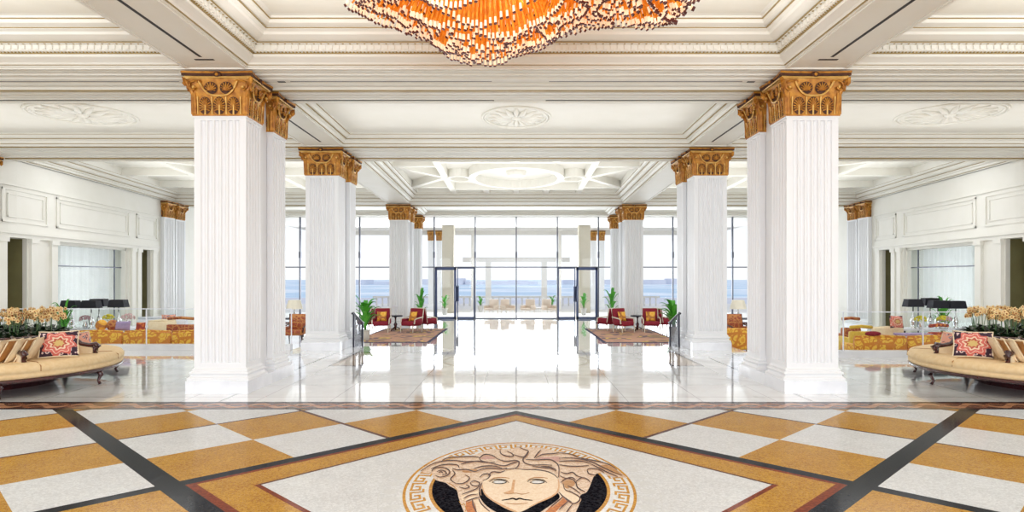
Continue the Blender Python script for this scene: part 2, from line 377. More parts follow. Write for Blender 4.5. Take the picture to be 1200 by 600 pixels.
# ------------------------------------------------------------------ medallion
med = thing('floor_medallion', 'round mosaic medallion of a snake-haired woman\'s head inset in the floor', 'mosaic', (0, 0, 0))
MC = (0.03, 6.2); MA, MBb = 1.10, 1.55
def tess(name, c, c2, sc=60, rough=0.16, spec=0.035):
    m = mat(name, c, rough, col2=c2, scale=sc, voronoi=True, sharp=(0.1, 0.9), spec=spec)
    return m
T_BLACK = tess('black_tesserae', (0.002, 0.002, 0.004), (0.022, 0.022, 0.028), rough=0.4, spec=0.0)
T_GOLD = tess('ochre_tesserae', (0.55, 0.28, 0.02), (0.35, 0.15, 0.01))
T_WHITE = tess('white_tesserae', (0.68, 0.69, 0.69), (0.56, 0.57, 0.57))
T_PALE = tess('pale_grey_tesserae', (0.60, 0.62, 0.63), (0.54, 0.56, 0.57))
T_SKIN = tess('skin_tesserae', (0.74, 0.62, 0.47), (0.68, 0.52, 0.36))
T_HAIR = tess('cream_hair_tesserae', (0.70, 0.57, 0.45), (0.50, 0.35, 0.24))
T_LINE = tess('brown_line_tesserae', (0.035, 0.012, 0.010), (0.09, 0.032, 0.02))
T_TAN = tess('tan_tesserae', (0.46, 0.26, 0.11), (0.36, 0.17, 0.06))
T_ORANGE = tess('orange_tesserae', (0.52, 0.17, 0.02), (0.34, 0.09, 0.01))
T_SHADOW = tess('warm_cheek_tesserae', (0.52, 0.28, 0.13), (0.62, 0.38, 0.20))
def ell(r, t): return (MC[0] + MA*r*cos(t), MC[1] + MBb*r*sin(t))
def disc(mb, r, z, mi, n=96):
    mb.add([(*ell(r, 2*pi*i/n), z) for i in range(n)], [tuple(range(n))], mi)
def ring(mb, r0, r1, z, mi, n=120):
    vs = [(*ell(r0, 2*pi*i/n), z) for i in range(n)] + [(*ell(r1, 2*pi*i/n), z) for i in range(n)]
    mb.add(vs, [(i, n+i, n+(i+1)%n, (i+1)%n) for i in range(n)], mi)
mb = MB()
disc(mb, 1.0, 0.0008, 0)
ring(mb, 0.975, 1.0, 0.0016, 1); ring(mb, 0.755, 0.785, 0.0016, 1)
ring(mb, 1.19, 1.20, 0.0008, 2); 
for i in range(48):   # faint leaf wreath round the ring
    t = 2*pi*i/48; c = [ell(1.10 + 0.07*cos(a), t + 0.045*sin(a)) for a in [2*pi*k/10 for k in range(10)]]
    mb.add([(*p, 0.0008) for p in c], [tuple(range(10))], 2)
NK = 34
for i in range(NK):   # greek key
    t0 = 2*pi*i/NK; dt = 2*pi/NK
    path = [(0.0, 0.0), (0.0, 1.0), (0.72, 1.0), (0.72, 0.30), (0.36, 0.30), (0.36, 0.62)]
    segs = list(zip(path[:-1], path[1:])) + [((0.0, 0.0), (-0.28, 0.0)), ((-0.0, 0.0), (0.0, 0.0))]
    for kk, (a, b) in enumerate(segs):
        w = 0.075
        ta, tb = sorted((a[0], b[0])); ra, rb = sorted((a[1], b[1]))
        ta -= w; tb += w; ra -= w*1.3; rb += w*1.3
        q = [(ta, ra), (tb, ra), (tb, rb), (ta, rb)]
        mb.add([(*ell(0.83 + 0.105*r, t0 + dt*t), 0.0017 + 0.00006*kk) for t, r in q], [(0,1,2,3)], 1)
mb.build('key_border', [T_WHITE, T_GOLD, T_PALE], med)
mb = MB(); disc(mb, 0.757, 0.0022, 0); mb.build('black_field', [T_BLACK], med)
def poly_px(mb, pts, z, mi):
    vs = []
    for px, py in pts: X, Y = at(px, py); vs.append((X, Y, z))
    mb.add(vs, [tuple(range(len(vs)))], mi)
def smoothpts(pts, sub=5, closed=False):
    out = []; n = len(pts)
    rng = range(n if closed else n-1)
    for i in rng:
        p0 = pts[(i-1) % n] if closed else pts[max(0, i-1)]; p1 = pts[i]; p2 = pts[(i+1) % n]; p3 = pts[(i+2) % n] if closed else pts[min(n-1, i+2)]
        for k in range(sub):
            t = k/sub
            out.append(tuple(0.5*((2*p1[j]) + (-p0[j]+p2[j])*t + (2*p0[j]-5*p1[j]+4*p2[j]-p3[j])*t*t + (-p0[j]+3*p1[j]-3*p2[j]+p3[j])*t**3) for j in (0, 1)))
    if not closed: out.append(pts[-1])
    return out
SC_ = [0]
def stroke(mb, pts, w, z, mi, taper=True):
    pts = smoothpts(pts, 5); n = len(pts); L = []; R = []; SC_[0] += 1; z += 0.000008*(SC_[0] % 60)
    for i, p in enumerate(pts):
        a = pts[max(0, i-1)]; b = pts[min(n-1, i+1)]; d = (b[0]-a[0], b[1]-a[1]); l = sqrt(d[0]**2 + d[1]**2) or 1
        ww = w/2*(1 if not taper else (0.45 + 0.55*sin(pi*i/(n-1))))
        nx, ny = -d[1]/l*ww, d[0]/l*ww*0.8
        L.append((*at(p[0]+nx, p[1]+ny), z)); R.append((*at(p[0]-nx, p[1]-ny), z))
    mb.add(L+R, [(i, i+1, n+i+1, n+i) for i in range(n-1)], mi)
Z1, Z2, Z3, Z4, Z5 = 0.003, 0.0036, 0.0042, 0.0048, 0.0054
hair = MB()
sil = [(506.5,555.5),(500,555),(493,552.5),(498,547),(505,543),(518,537.3),(532,534.7),(545,534.5),(555,533.8),(562,531),(568,528.6),(575,526.6),(585,527),(600,526),(612,524.8),(622,524.4),(634,525),(645,527.2),(656,530.8),(668,532),(678,536.5),(692,538.5),(705,541.3),(714.5,545),(722,550),(731,557),(734.8,560.3),(725,559.6),(713,558),(708,554.8),(703,554.5),(697,557),(693,565.5),(690.5,572),(686.8,577.5),(680,581),(679,591),(675,600),(672,612),(645,618),(610,620),(575,616),(556,612),(546,604),(541,594),(539,588),(537,582),(535,574.5),(527,570),(522,566),(512,563.5),(508,560)]
poly_px(hair, smoothpts(sil, 3, True), Z1, 0)
# locks with their own colours
poly_px(hair, smoothpts([(706,545),(714,546),(722,551),(730,557.5),(722,556.5),(712,552.5),(702,548)], 3, True), Z2, 2)
poly_px(hair, smoothpts([(660,561),(668,562.5),(674,565),(672,570),(664,573),(659,567)], 3, True), Z2, 2)
poly_px(hair, smoothpts([(628,537.5),(640,536),(655,535.5),(656,541),(645,540.5),(632,540.3)], 3, True), Z2, 6)
poly_px(hair, smoothpts([(563,536),(570,534),(577,534.5),(581,537.5),(572,538.5),(564,538.5)], 3, True), Z2, 6)
poly_px(hair, smoothpts([(543,551),(555,550),(560,551.5),(555,554),(543,554)], 3, True), Z2, 2)
poly_px(hair, [(659,582.6),(666.5,587.5),(656,595),(650,602),(640,608),(634,606),(645,594)], Z2, 3)
poly_px(hair, [(655.5,577.5),(660,582),(655.5,585.5),(652,582)], Z2, 4)
poly_px(hair, smoothpts([(656,566),(661,571),(669,577),(678,583),(677.5,588),(671,590),(662,584.5),(656,578)], 3, True), Z2, 4)
poly_px(hair, [(546,588),(554,586),(557,592),(560,606),(550,606),(546,597)], Z2, 3)
poly_px(hair, [(554,585),(561,584.5),(566,591),(577,601),(590,609),(575,614),(560,604)], Z2, 4)
poly_px(hair, [(540,580),(545,577.5),(556,574),(562,574),(562,580),(553,585),(546,587.5),(541,586)], Z2, 4)
strokes = [
 [(493,552.5),(505,545),(518,541),(532,540),(545,541.5),(556,541),(570,542.5),(580,542)],
 [(518,540),(525,537),(540,535.6),(555,535.3),(562,536.5)],
 [(505,550),(515,546),(526,544.5),(536,545.5),(538,548.5)],
 [(506,553),(508,550),(514,548.3),(522,549),(527,553),(524,557.5),(516,559.5),(510,557.5)],
 [(512,553.5),(516,551.5),(521,552.5),(523,555.5),(518,557)],
 [(514,554.5),(517,553.2),(519,555)],
 [(540,544.5),(548,542.5),(560,540.8),(566,541.5)],
 [(530,549),(536,551),(546,550.5),(556,553),(562,551)],
 [(530,551),(533,556),(528,562),(534,567)],
 [(534,567),(542,567),(548,564),(550,560),(545,557)],
 [(538,571),(545,573),(550,571),(546,568.5)],
 [(555,549.5),(565,547),(578,546.5),(588,549)],
 [(557,553),(566,550),(576,549.2),(588,550),(594,548.8)],
 [(562,536.5),(563.5,540),(575,543),(590,546.3),(600,543.5),(608,541.5),(606,548),(598,550),(585,549.5)],
 [(562,537.5),(567,533.2),(576,533.8),(582,537.3)],
 [(581,537.3),(592,541),(604,540),(609,541.5)],
 [(586,527.5),(587,532),(594,535),(601,535),(600,532),(594,529)],
 [(601,533),(612,536),(616,534),(619,529)],
 [(609,524.6),(614,527),(619,529),(617,534.5),(613,538.5),(615,543),(624,545.5),(638,545),(647,545.8)],
 [(626,537.5),(630,532),(634,527.5)],
 [(628,537),(636,533),(648,532),(656,531)],
 [(616,539),(630,539.3),(644,539),(652,543),(655,549),(654.5,560)],
 [(604,549.8),(615,550.8),(628,551),(640,552.8),(648,556),(654,561)],
 [(624,547),(636,548.5),(645,549.5),(652,552.5)],
 [(634,546.8),(645,548),(652,551)],
 [(655,531),(668,532.5),(680,537),(695,540),(706,542.3),(716,546),(723,551)],
 [(655,537.5),(668,537),(682,539),(694,542),(706,548),(718,553.5),(729,557.5)],
 [(655,541),(668,540.5),(682,541),(692,543.5)],
 [(692,544),(700,548),(712,554),(724,559)],
 [(655,545),(665,546.5),(676,547),(690,546)],
 [(657,553.5),(664,555.5),(671,554),(676,558),(683,560)],
 [(656,558),(663,561),(670,560),(675,563)],
 [(688,551),(692,549.5),(701,550.5),(708,554.5)],
 [(688,551),(690,555.5),(697,557)],
 [(675,565),(681,560.5),(688,562),(692,566)],
 [(675,565),(677,572),(686,577)],
 [(657,566),(664,561.5),(672,563),(676,569)],
 [(660,567),(662,574),(670,577.5),(679,583),(678,588),(671,590.5),(662,584.5),(655,577.5)],
 [(665,570),(672,573),(680,579)],
 [(655.3,577.5),(660,582.5),(670,589)],
 [(659,583),(652,589),(646,594)],
 [(667,587),(660,593),(655,598)],
 [(671,591),(664,601),(660,610)],
 [(565,566),(562,574),(563,580)],
 [(541,580),(549,577),(558,573.5),(562,570)],
 [(543,585),(550,581),(560,579.5)],
 [(546,588),(553,585.5),(562,583)],
 [(551,566),(556,564),(562,566.5),(560,570),(553,569),(551,566)],
 [(562,560),(567,556),(574,556.5),(572,561),(566,564)],
 [(572,558),(577,553.5),(586,554),(592,552)],
 [(553.5,586),(555,594),(560,604)],
 [(561,585),(565,592),(574,600)],
]
for s_ in strokes: stroke(hair, s_, 1.7, Z4, 1); stroke(hair, [(x_ + 0.8, y_ + 1.2) for x_, y_ in s_], 1.3, Z3, 7)
for s_ in ([(545,534.9),(535,536.2),(525,538.8),(518,540)], [(524,566),(530,569),(536,575)], [(538,588),(541,592),(544,591),(546,597),(544,602)]): stroke(hair, s_, 1.0, Z3, 5)
hair.build('snaky_hair', [T_HAIR, T_LINE, T_TAN, T_ORANGE, T_SKIN, T_GOLD, tess('rosy_tesserae', (0.52, 0.32, 0.27), (0.42, 0.24, 0.20)), tess('hair_shade_tesserae', (0.42, 0.25, 0.15), (0.52, 0.33, 0.2))], med)
fc = MB()
face = [(565,572),(568,580),(576,587),(588,594),(598,599),(607,601),(614,599),(622.5,594.5),(632,589.7),(642,585),(649,581),(652.8,577),(655,571),(655,564),(653,558.5),(646,555),(637,552.6),(624,551),(607,550.4),(596,552),(586,555.3),(577,558.3),(569,562),(565.5,566.5)]
dk = [(561,578),(564,586),(571,594),(584,602),(600,609),(612,610),(628,604),(640,596),(650,589),(656,583),(652,578),(640,584),(622,592),(610,599),(596,598),(578,588),(568,580),(565,573)]
poly_px(fc, smoothpts(dk, 3, True), Z3, 1)
poly_px(fc, smoothpts(face, 3, True), Z4, 0)
poly_px(fc, smoothpts([(565.3,568),(567,575),(571,581),(579,587),(590,592.5),(600,597.5),(607,600.8),(597,598.6),(587,593.6),(576,586.8),(568,580),(565,572)], 2, True), Z5, 2)
stroke(fc, [(654,562),(655,570),(653,577),(648,581.5),(641,585.2),(630,590),(620,595)], 2.2, Z5, 2)
poly_px(fc, [(601,563),(604,563),(603,570),(602,577),(603,578.8),(597,579),(591.5,579.3),(590,578),(595,576.5),(599,574.5),(600,568)], Z5, 2)
stroke(fc, [(590.5,578.6),(596,579.5),(604,578.6),(611,579.8),(616,579.2),(620.5,578)], 1.2, Z5+0.0004, 3)
stroke(fc, [(588,587),(596,585.8),(601,584.8),(605,586),(609,584.8),(615,586.2),(624,587)], 2.3, Z5, 1)
stroke(fc, [(591,590),(600,591.2),(610,591.2),(619,590)], 1.3, Z5, 3)
for cx, sg in ((585.5, 1), (630, 1)):
    stroke(fc, [(cx-13, 563.5+0.5), (cx-6, 560.8), (cx+4, 560.2), (cx+12, 561.2)], 1.5, Z5, 3)
    stroke(fc, [(cx-12, 565.5),(cx-8, 562.8),(cx, 562.3),(cx+7, 563.3),(cx+11, 566.5)], 1.2, Z5, 1)
    poly_px(fc, [(cx + 7*cos(2*pi*i/14), 565.4 + 1.9*sin(2*pi*i/14)) for i in range(14)], Z5, 4)
    stroke(fc, [(cx-9, 566),(cx-4, 563.8),(cx+3, 563.7),(cx+8, 565.5),(cx+3, 567.3),(cx-4, 567.3),(cx-9,566)], 1.1, Z5+0.0004, 1)
fc.build('face', [T_SKIN, T_BLACK, T_SHADOW, T_TAN, T_WHITE], med)

# ------------------------------------------------------------------ columns
def fluted_section(w, d, nx, ny, dep=0.040):
    pts = []
    def face(p0, ux, n, inx, L):
        m = (L - n*0.118)/2 if L > n*0.118 else 0.02; pitch = (L - 2*m)/n
        pts.append(p0)
        for i in range(n):
            a = m + i*pitch + 0.014; b = a + pitch - 0.028
            for k in range(7):
                t = k/6; s_ = a + (b-a)*t; h = dep*sin(pi*t)**0.6 if 0 < t < 1 else 0
                pts.append((p0[0] + ux[0]*s_ + inx[0]*h, p0[1] + ux[1]*s_ + inx[1]*h))
    x, y = w/2, d/2
    face((-x, -y), (1, 0), nx, (0, 1), w); face((x, -y), (0, 1), ny, (-1, 0), d)
    face((x, y), (-1, 0), nx, (0, -1), w); face((-x, y), (0, -1), ny, (1, 0), d)
    return pts
def rect(w, d): return [(-w/2, -d/2), (w/2, -d/2), (w/2, d/2), (-w/2, d/2)]
CW = 0.90
def shaft_mesh(z0, z1, d=CW):
    m = MB(); m.prism(fluted_section(CW, d, 6, 6 if d > 0.7 else 5), z0 + 0.10, z1 - 0.07)
    m.prism(rect(CW, d), z0, z0 + 0.10); m.prism(rect(CW, d), z1 - 0.07, z1)
    m.prism(rect(CW+0.03, d+0.03), z1 - 0.03, z1); return m
def base_mesh(z0, d=CW, wide=CW):
    m = MB(); rings = []
    prof = [(0.085, 0.0), (0.085, 0.045), (0.07, 0.055), (0.045, 0.075), (0.04, 0.095), (0.055, 0.105), (0.065, 0.125), (0.055, 0.145), (0.03, 0.155), (0.03, 0.185), (0.012, 0.20), (0.003, 0.215)]
    for e, z in prof: rings.append([(x*(wide/2+e)/(wide/2), y*(d/2+e)/(d/2), z0+z) for x, y in rect(wide, d)])
    m.loft(rings); return m
def capital_mesh():
    """gilded corinthian-like pier capital; local z 0..0.75, shaft half-width .45, abacus half .608"""
    m = MB()
    sec = [(0.455, 0), (0.465, 0.25), (0.475, 0.40), (0.50, 0.55), (0.53, 0.63)]
    m.loft([[(x*h, y*h, z) for x, y in ((-1,-1),(1,-1),(1,1),(-1,1))] for h, z in sec], 0)
    m.box(-0.47, 0.47, -0.47, 0.47, 0, 0.03, 0)
    # abacus with hollow sides
    def abac(h, cut, z0, z1, mi):
        pts = []
        for k in range(4):
            a = k*pi/2
            for i in range(9):
                t = i/9; x = -h + 2*h*t; y = -h + cut*(1-(2*t-1)**2)
                pts.append((x*cos(a)-y*sin(a), x*sin(a)+y*cos(a)))
        m.prism(pts, z0, z1, mi)
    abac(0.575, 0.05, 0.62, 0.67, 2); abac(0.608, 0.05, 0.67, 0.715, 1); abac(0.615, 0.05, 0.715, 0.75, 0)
    for k in range(4):
        a = k*pi/2; ca, sa = cos(a), sin(a)
        m.T = lambda p: (p[0]*ca - p[1]*sa, p[0]*sa + p[1]*ca, p[2])
        yb = lambda z: -(0.458 + 0.075*max(0, (z-0.2)/0.43)**1.5)
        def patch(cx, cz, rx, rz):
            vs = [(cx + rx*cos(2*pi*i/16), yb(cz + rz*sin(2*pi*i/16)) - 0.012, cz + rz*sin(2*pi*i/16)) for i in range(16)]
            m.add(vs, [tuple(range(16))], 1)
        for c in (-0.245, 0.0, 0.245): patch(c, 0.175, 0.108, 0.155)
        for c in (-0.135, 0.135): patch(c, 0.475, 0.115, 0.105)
        # fan palmettes, lower row
        for c in (-0.245, 0.0, 0.245):
            z0 = 0.05
            m.tube([(c, yb(.1)-.008, 0.02), (c, yb(.2)-.014, 0.22)], [0.016, 0.008], 6, 2)
            for j in range(13):
                t = -2.25 + 4.5*j/12
                x0, zz0 = c + 0.012*sin(t), 0.135 + 0.05*cos(t); x1, zz1 = c + 0.100*sin(t), 0.175 + 0.135*cos(t)
                m.tube([(x0, yb(zz0)-.012, zz0), ((x0+x1)/2, yb(zz1)-.026, (zz0+zz1)/2+.008), (x1, yb(zz1)-.012, zz1)], [0.006, 0.011, 0.013], 5, 0)
        for c in (-0.37, -0.1225, 0.1225, 0.37):   # dividing stems
            m.tube([(c, yb(.1)-.01, 0.03), (c, yb(.25)-.016, 0.18), (c, yb(.4)-.01, 0.33)], [0.014, 0.010, 0.014], 5, 2)
        for c in (-0.42, 0.42): m.tube([(c, yb(.1)-.004, 0.03), (c*1.03, yb(.4), 0.40)], [0.035, 0.03], 6, 0)
        # upper pair of palmettes
        for c in (-0.135, 0.135):
            for j in range(9):
                t = -2.2 + 4.4*j/8
                x1, zz1 = c + 0.095*sin(t), 0.485 + 0.085*cos(t)
                m.tube([(c, yb(.42)-.014, 0.43), ((c+x1)/2, yb(.5)-.03, (0.44+zz1)/2), (x1, yb(zz1)-.02, zz1)], [0.006, 0.012, 0.010], 5, 0)
        # S-scroll carrying band
        pts = []
        for i in range(25):
            t = -1 + 2*i/24; x = 0.33*t
            z = 0.345 + 0.0*t + 0.24*abs(t)**3.2
            pts.append((x, yb(z) - 0.028, z))
        m.tube(pts, 0.016, 6, 2)
        # volutes at the corners
        for s_ in (-1, 1):
            sp = []
            for i in range(22):
                th = i/21*3.6*pi/2 + 0.2; r = 0.095*(1 - i/26)
                sp.append((s_*(0.405 + 0.0 + r*cos(th)), yb(.5) - 0.045, 0.50 + r*sin(th)))
            sp = [(s_*0.29, yb(.55)-.03, 0.565), (s_*0.33, yb(.55)-.035, 0.597)] + [(s_*(0.42 - 0.11*cos(1.0 + i*0.5)*(1-i/13)), yb(.5)-.045, 0.49 + 0.11*sin(1.0 + i*0.5)*(1-i/13)) for i in range(11)]
            m.tube(sp, [0.018]*len(sp), 6, 0)
            m.sphere((s_*0.425, yb(.5)-.04, 0.485), 0.026, 8, 5, 2)
        m.tube([(-0.50, -0.585, 0.645), (0.50, -0.585, 0.645)], 0.012, 6, 2)
        m.sphere((0, -0.575, 0.69), 0.075, 10, 6, 1, (1, 0.5, 0.75)); m.sphere((0, -0.61, 0.69), 0.03, 8, 5, 0)
        m.T = None
        # corner horn leaf
        d = (ca*-1 + sa, -sa - ca)   # towards (-1,-1) corner rotated
        h = 1
        m.tube([(d[0]*0.44, d[1]*0.44, 0.30), (d[0]*0.485, d[1]*0.485, 0.45), (d[0]*0.55, d[1]*0.55, 0.58), (d[0]*0.58, d[1]*0.58, 0.62), (d[0]*0.575, d[1]*0.575, 0.55), (d[0]*0.555, d[1]*0.555, 0.50)], [0.03, 0.04, 0.045, 0.04, 0.035, 0.015], 8, 0)
        m.tube([(d[0]*0.46, d[1]*0.46, 0.03), (d[0]*0.465, d[1]*0.465, 0.32)], [0.03, 0.03], 6, 0)
    return m
proto = {}
def column(x, y, label, z0=0.0, group=None, key='full', ext=(0, 0), link=False, depth=0.67):
    k = (round(z0, 2), key, ext)
    zc = 4.80
    pl = 0.215
    if k not in proto:
        t = thing('fluted_column', label, 'column', (x, y, 0))
        shaft_mesh(z0 + pl + 0.20, zc, depth).build('shaft', [SHAFT], t)
        base_mesh(z0 + pl, depth).build('base_moulding', [SHAFT], t, False)
        p = MB(); p.box(-0.537, 0.537, -depth/2-0.085-ext[0], depth/2+0.085+ext[1], z0, z0+pl); p.build('plinth', [MARBLEW], t)
        c0 = proto.get('cap')
        if c0 is None:
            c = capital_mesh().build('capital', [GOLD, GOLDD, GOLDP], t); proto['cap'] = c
        else:
            c = c0.copy(); C.objects.link(c); c.parent = t
        c.location = (0, 0, zc); c.scale = (1, 0.77 if depth != CW else 1, 1)
        if link:
            lk = MB(); lk.box(-0.33, 0.33, -depth/2-0.62, -depth/2+0.02, z0+pl, 5.59); lk.build('link_wall', [SHAFT], t)
        proto[k] = t
    else:
        t = dup(proto[k], (x, y, 0), None, label)
    if group: t['group'] = group
    return t
X1, X2, X3 = 5.147, 5.35, 5.74
for s, side in ((-1, 'left'), (1, 'right')):
    column(s*X1, 11.455, f'largest white fluted column in front on the {side}, gilt capital, by the mosaic border', 0, key='front', ext=(0.045, 0.195))
    column(s*X1, 12.685, f'white fluted column close behind the largest one on the {side}', 0, key='rear', ext=(0.195, 0.165), link=True)
    column(s*X2, 17.955, f'white fluted column beside the black handrail on the {side}, front of its pair', 0, key='front', ext=(0.045, 0.195))
    column(s*X2, 19.185, f'white fluted column tight behind the one by the black handrail on the {side}', 0, key='rear', ext=(0.195, 0.165), link=True)
    column(s*X3, 31.55, f'tall fluted column behind the burgundy armchairs on the {side}', LOW, key='far')
    column(s*X3, 32.8, f'fluted column half hidden behind the one beyond the burgundy armchairs on the {side}', LOW, key='farr', link=True)
    column(s*5.95, 37.1, f'slim looking column just inside the glass wall beside the {side} glass door', LOW, key='far')
    # outside on the terrace
    for j, (xx, nm) in enumerate(((6.53, 'outer'), (5.90, 'inner'))):
        o = column(s*xx, 48.9, f'{nm} one of two terrace columns beyond the {side} glass door', LOW, key='out')
        o.scale = (0.42, 0.42, 1)

# ------------------------------------------------------------------ side walls
def wx(y): return 15.4 + (y - 19.5)*0.107 if y > 19.5 else 15.4
WALL_ANG = math.atan(0.107)
def wallmap(s):
    """local wall frame: u = distance along wall (world y), v = outwards into room, z"""
    def T(p):
        u, v, z = p; X = wx(u) if u > 19.5 else 15.4
        return (s*(X - v), u, z)
    return T
for s, side in ((-1, 'left'), (1, 'right')):
    w = MB(); w.T = wallmap(s)
    def bx(u0, u1, v0, v1, z0, z1, mi=0):
        n = max(1, int((u1-u0)/3))
        for k in range(n):
            a = u0 + (u1-u0)*k/n; b = u0 + (u1-u0)*(k+1)/n
            w.box(a, b, v0, v1, z0, z1, mi)
    # pier bodies between the openings
    openings = [(19.35, 20.25), (21.86, 26.70), (27.80, 28.65)]
    cur = 10.5
    for a, b in openings + [(33, 33)]:
        bx(cur, a, -0.15, 0.0, LOW if cur > 16 else -0.25, 3.22); cur = b
    bx(10.5, 38.3, -0.45, 0.0, 3.22, 5.75)
    bx(33, 38.3, -0.15, 0.0, LOW, 3.22)
    bx(16, 29.4, 0.0, 0.07, 3.22, 3.34); bx(16, 29.4, 0.0, 0.12, 3.34, 3.42); bx(16, 29.4, 0.0, 0.03, 3.42, 3.6)
    bx(16, 29.4, 0.0, 0.05, 4.80, 4.86)
    bx(14.0, 29.4, 0.0, 0.03, 4.86, 4.90)
    # raised frames of the frieze panels
    def frame(u0, u1, z0, z1, t=0.06, v=0.04):
        bx(u0, u1, 0, v, z0, z0+t); bx(u0, u1, 0, v, z1-t, z1); bx(u0, u0+t*1.6, 0, v, z0, z1); bx(u1-t*1.6, u1, 0, v, z0, z1)
    for a, b in ((19.15, 21.3), (21.75, 26.75), (27.35, 29.3), (15.0, 18.7)):
        frame(a, b, 3.68, 4.72); frame(a+0.22, b-0.22, 3.84, 4.56, 0.035, 0.025)
    # wall pilasters beside the openings
    for u in (19.1, 20.5, 21.55, 27.0, 27.5, 28.9):
        hw = 0.16
        bx(u-hw, u+hw, 0.0, 0.09, LOW, 3.22); bx(u-hw-0.04, u+hw+0.04, 0.0, 0.13, 3.08, 3.22); bx(u-hw-0.03, u+hw+0.03, 0.0, 0.12, LOW, LOW+0.3)
    # entablature crown at the ceiling
    for k, (v, z0, z1) in enumerate(((0.06, 5.60, 5.66), (0.14, 5.66, 5.72), (0.10, 5.72, 5.80))):
        bx(19.8, 31.0, 0.0, v, z0, z1)
    struct(w.build('wall_'+side, [WHITE]))
    # niches behind the openings
    nb = MB(); nb.T = wallmap(s)
    for a, b in ((19.35, 20.25), (27.80, 28.65)):
        nb.box(a-0.3, b+0.3, -2.6, -2.5, LOW, 3.4); nb.box(a-0.3, a-0.2, -2.5, -0.15, LOW, 3.4); nb.box(b+0.2, b+0.3, -2.5, -0.15, LOW, 3.4); nb.box(a-0.3, b+0.3, -2.6, -0.44, 3.22, 3.4)
    struct(nb.build('wall_niche_'+side, [KHAKI]))
    wr = MB(); wr.T = wallmap(s); wr.box(20.9, 27.6, -1.3, -0.44, 3.22, 3.4); wr.box(20.9, 21.4, -1.3, -0.15, LOW, 3.3); wr.box(20.9, 27.6, -1.35, -1.29, LOW, 0.2); wr.box(27.1, 27.6, -1.3, -0.15, LOW, 3.3); struct(wr.build('wall_bay_'+side, [WHITE]))  # bay roof and sides added to keep sky light off the curtain
    # panelled door inside the near niche
    dn = MB(); dn.T = wallmap(s)
    dn.box(20.42, 20.5, -2.3, -1.3, LOW, 1.75); dn.box(20.36, 20.42, -2.2, -1.85, 0.0, 1.6); dn.box(20.36, 20.42, -1.75, -1.4, 0.0, 1.6)
    struct(dn.build('door_'+('1' if s < 0 else '2'), [mat('olive_door_paint', (0.42, 0.38, 0.20), 0.5, scale=3)]))
    # wide interior window with a sheer curtain
    wf = MB(); wf.T = wallmap(s)
    wf.box(21.86, 26.70, -0.3, -0.10, 3.12, 3.22); wf.box(21.86, 21.95, -0.3, -0.10, LOW, 3.22); wf.box(26.61, 26.70, -0.3, -0.10, LOW, 3.22)
    o = struct(wf.build('window_'+('1' if s < 0 else '2'), [WHITE]))
    wb = MB(); wb.T = wallmap(s)
    wb.box(21.9, 26.65, -0.29, -0.25, 2.38, 2.42); wb.box(26.05, 26.09, -0.29, -0.25, LOW, 3.2)
    wb.build('glazing_bar', [GREYFIN], o)
    wg = MB(); wg.T = wallmap(s); wg.box(21.95, 26.61, -0.275, -0.265, LOW, 3.16); wg.build('pane', [GLASSW], o)
    cu = MB(); vs = []; n = 120
    T = wallmap(s)
    for i in range(n+1):
        u = 21.4 + 5.7*i/n; v = -1.1 + 0.05*sin(i*0.8) + 0.03*sin(i*0.33)
        vs += [T((u, v, LOW)), T((u, v, 3.3))]
    cu.add(vs, [(2*i, 2*i+2, 2*i+3, 2*i+1) for i in range(n)])
    c_ = cu.build('sheer_curtain', [CURTAIN]); tag(c_, f'sheer white curtain hanging behind the wide window of the {side} wall', 'curtain')
    # pilaster pairs (engaged gilt-capital columns)
    for yy, nm in ((18.5, 'at the picture edge'), (30.1, 'front of the pair'), (31.35, 'rear of the pair')):
        pk = ('pil', s)
        xw = wx(yy)
        if pk not in proto:
            t = thing('pilaster_column', 'x', 'column', (0, 0, 0))
            shaft_mesh(LOW+0.415, 4.80).build('shaft', [SHAFT], t); base_mesh(LOW+0.215).build('base_moulding', [SHAFT], t)
            p = MB(); p.box(-0.537, 0.537, -0.537, 0.537, LOW, LOW+0.215); p.build('plinth', [MARBLEW], t)
            c = proto['cap'].copy(); C.objects.link(c); c.parent = t; c.location = (0, 0, 4.80); proto[pk] = t
        else: t = dup(proto[pk], (0, 0, 0))
        t.location = (s*(xw + (0.40 if yy < 19 else 0.22)), yy, 0)
        t['label'] = f'engaged fluted column with gilt capital on the {side} wall, {nm}'

# ------------------------------------------------------------------ ceiling
def xin(y): 
    if y <= 17.4: return 4.60 + (y-10.95)*0.0155 if y > 10.95 else 4.60
    return 4.70 + (y-17.4)*0.0333
def xout(y): return xin(y) + 1.11
def xw_(y): return wx(y) - 0.05
def inset(poly, d):
    n = len(poly); out = []
    for i in range(n):
        p0, p1, p2 = poly[i-1], poly[i], poly[(i+1) % n]
        def nrm(a, b):
            dx, dy = b[0]-a[0], b[1]-a[1]; l = sqrt(dx*dx+dy*dy); return (-dy/l, dx/l)
        n1, n2 = nrm(p0, p1), nrm(p1, p2)
        k = d/(1 + n1[0]*n2[0] + n1[1]*n2[1])
        out.append((p1[0] + (n1[0]+n2[0])*k, p1[1] + (n1[1]+n2[1])*k))
    return out
def sweep(m, poly, prof, mi=0):
    rings = [[(x, y, z) for x, y in inset(poly, d)] for d, z in prof]
    n = len(poly)
    for k in range(len(rings)-1):
        vs = rings[k] + rings[k+1]
        m.add(vs, [(i, n+i, n+(i+1) % n, (i+1) % n) for i in range(n)], mi)
    return rings[-1]
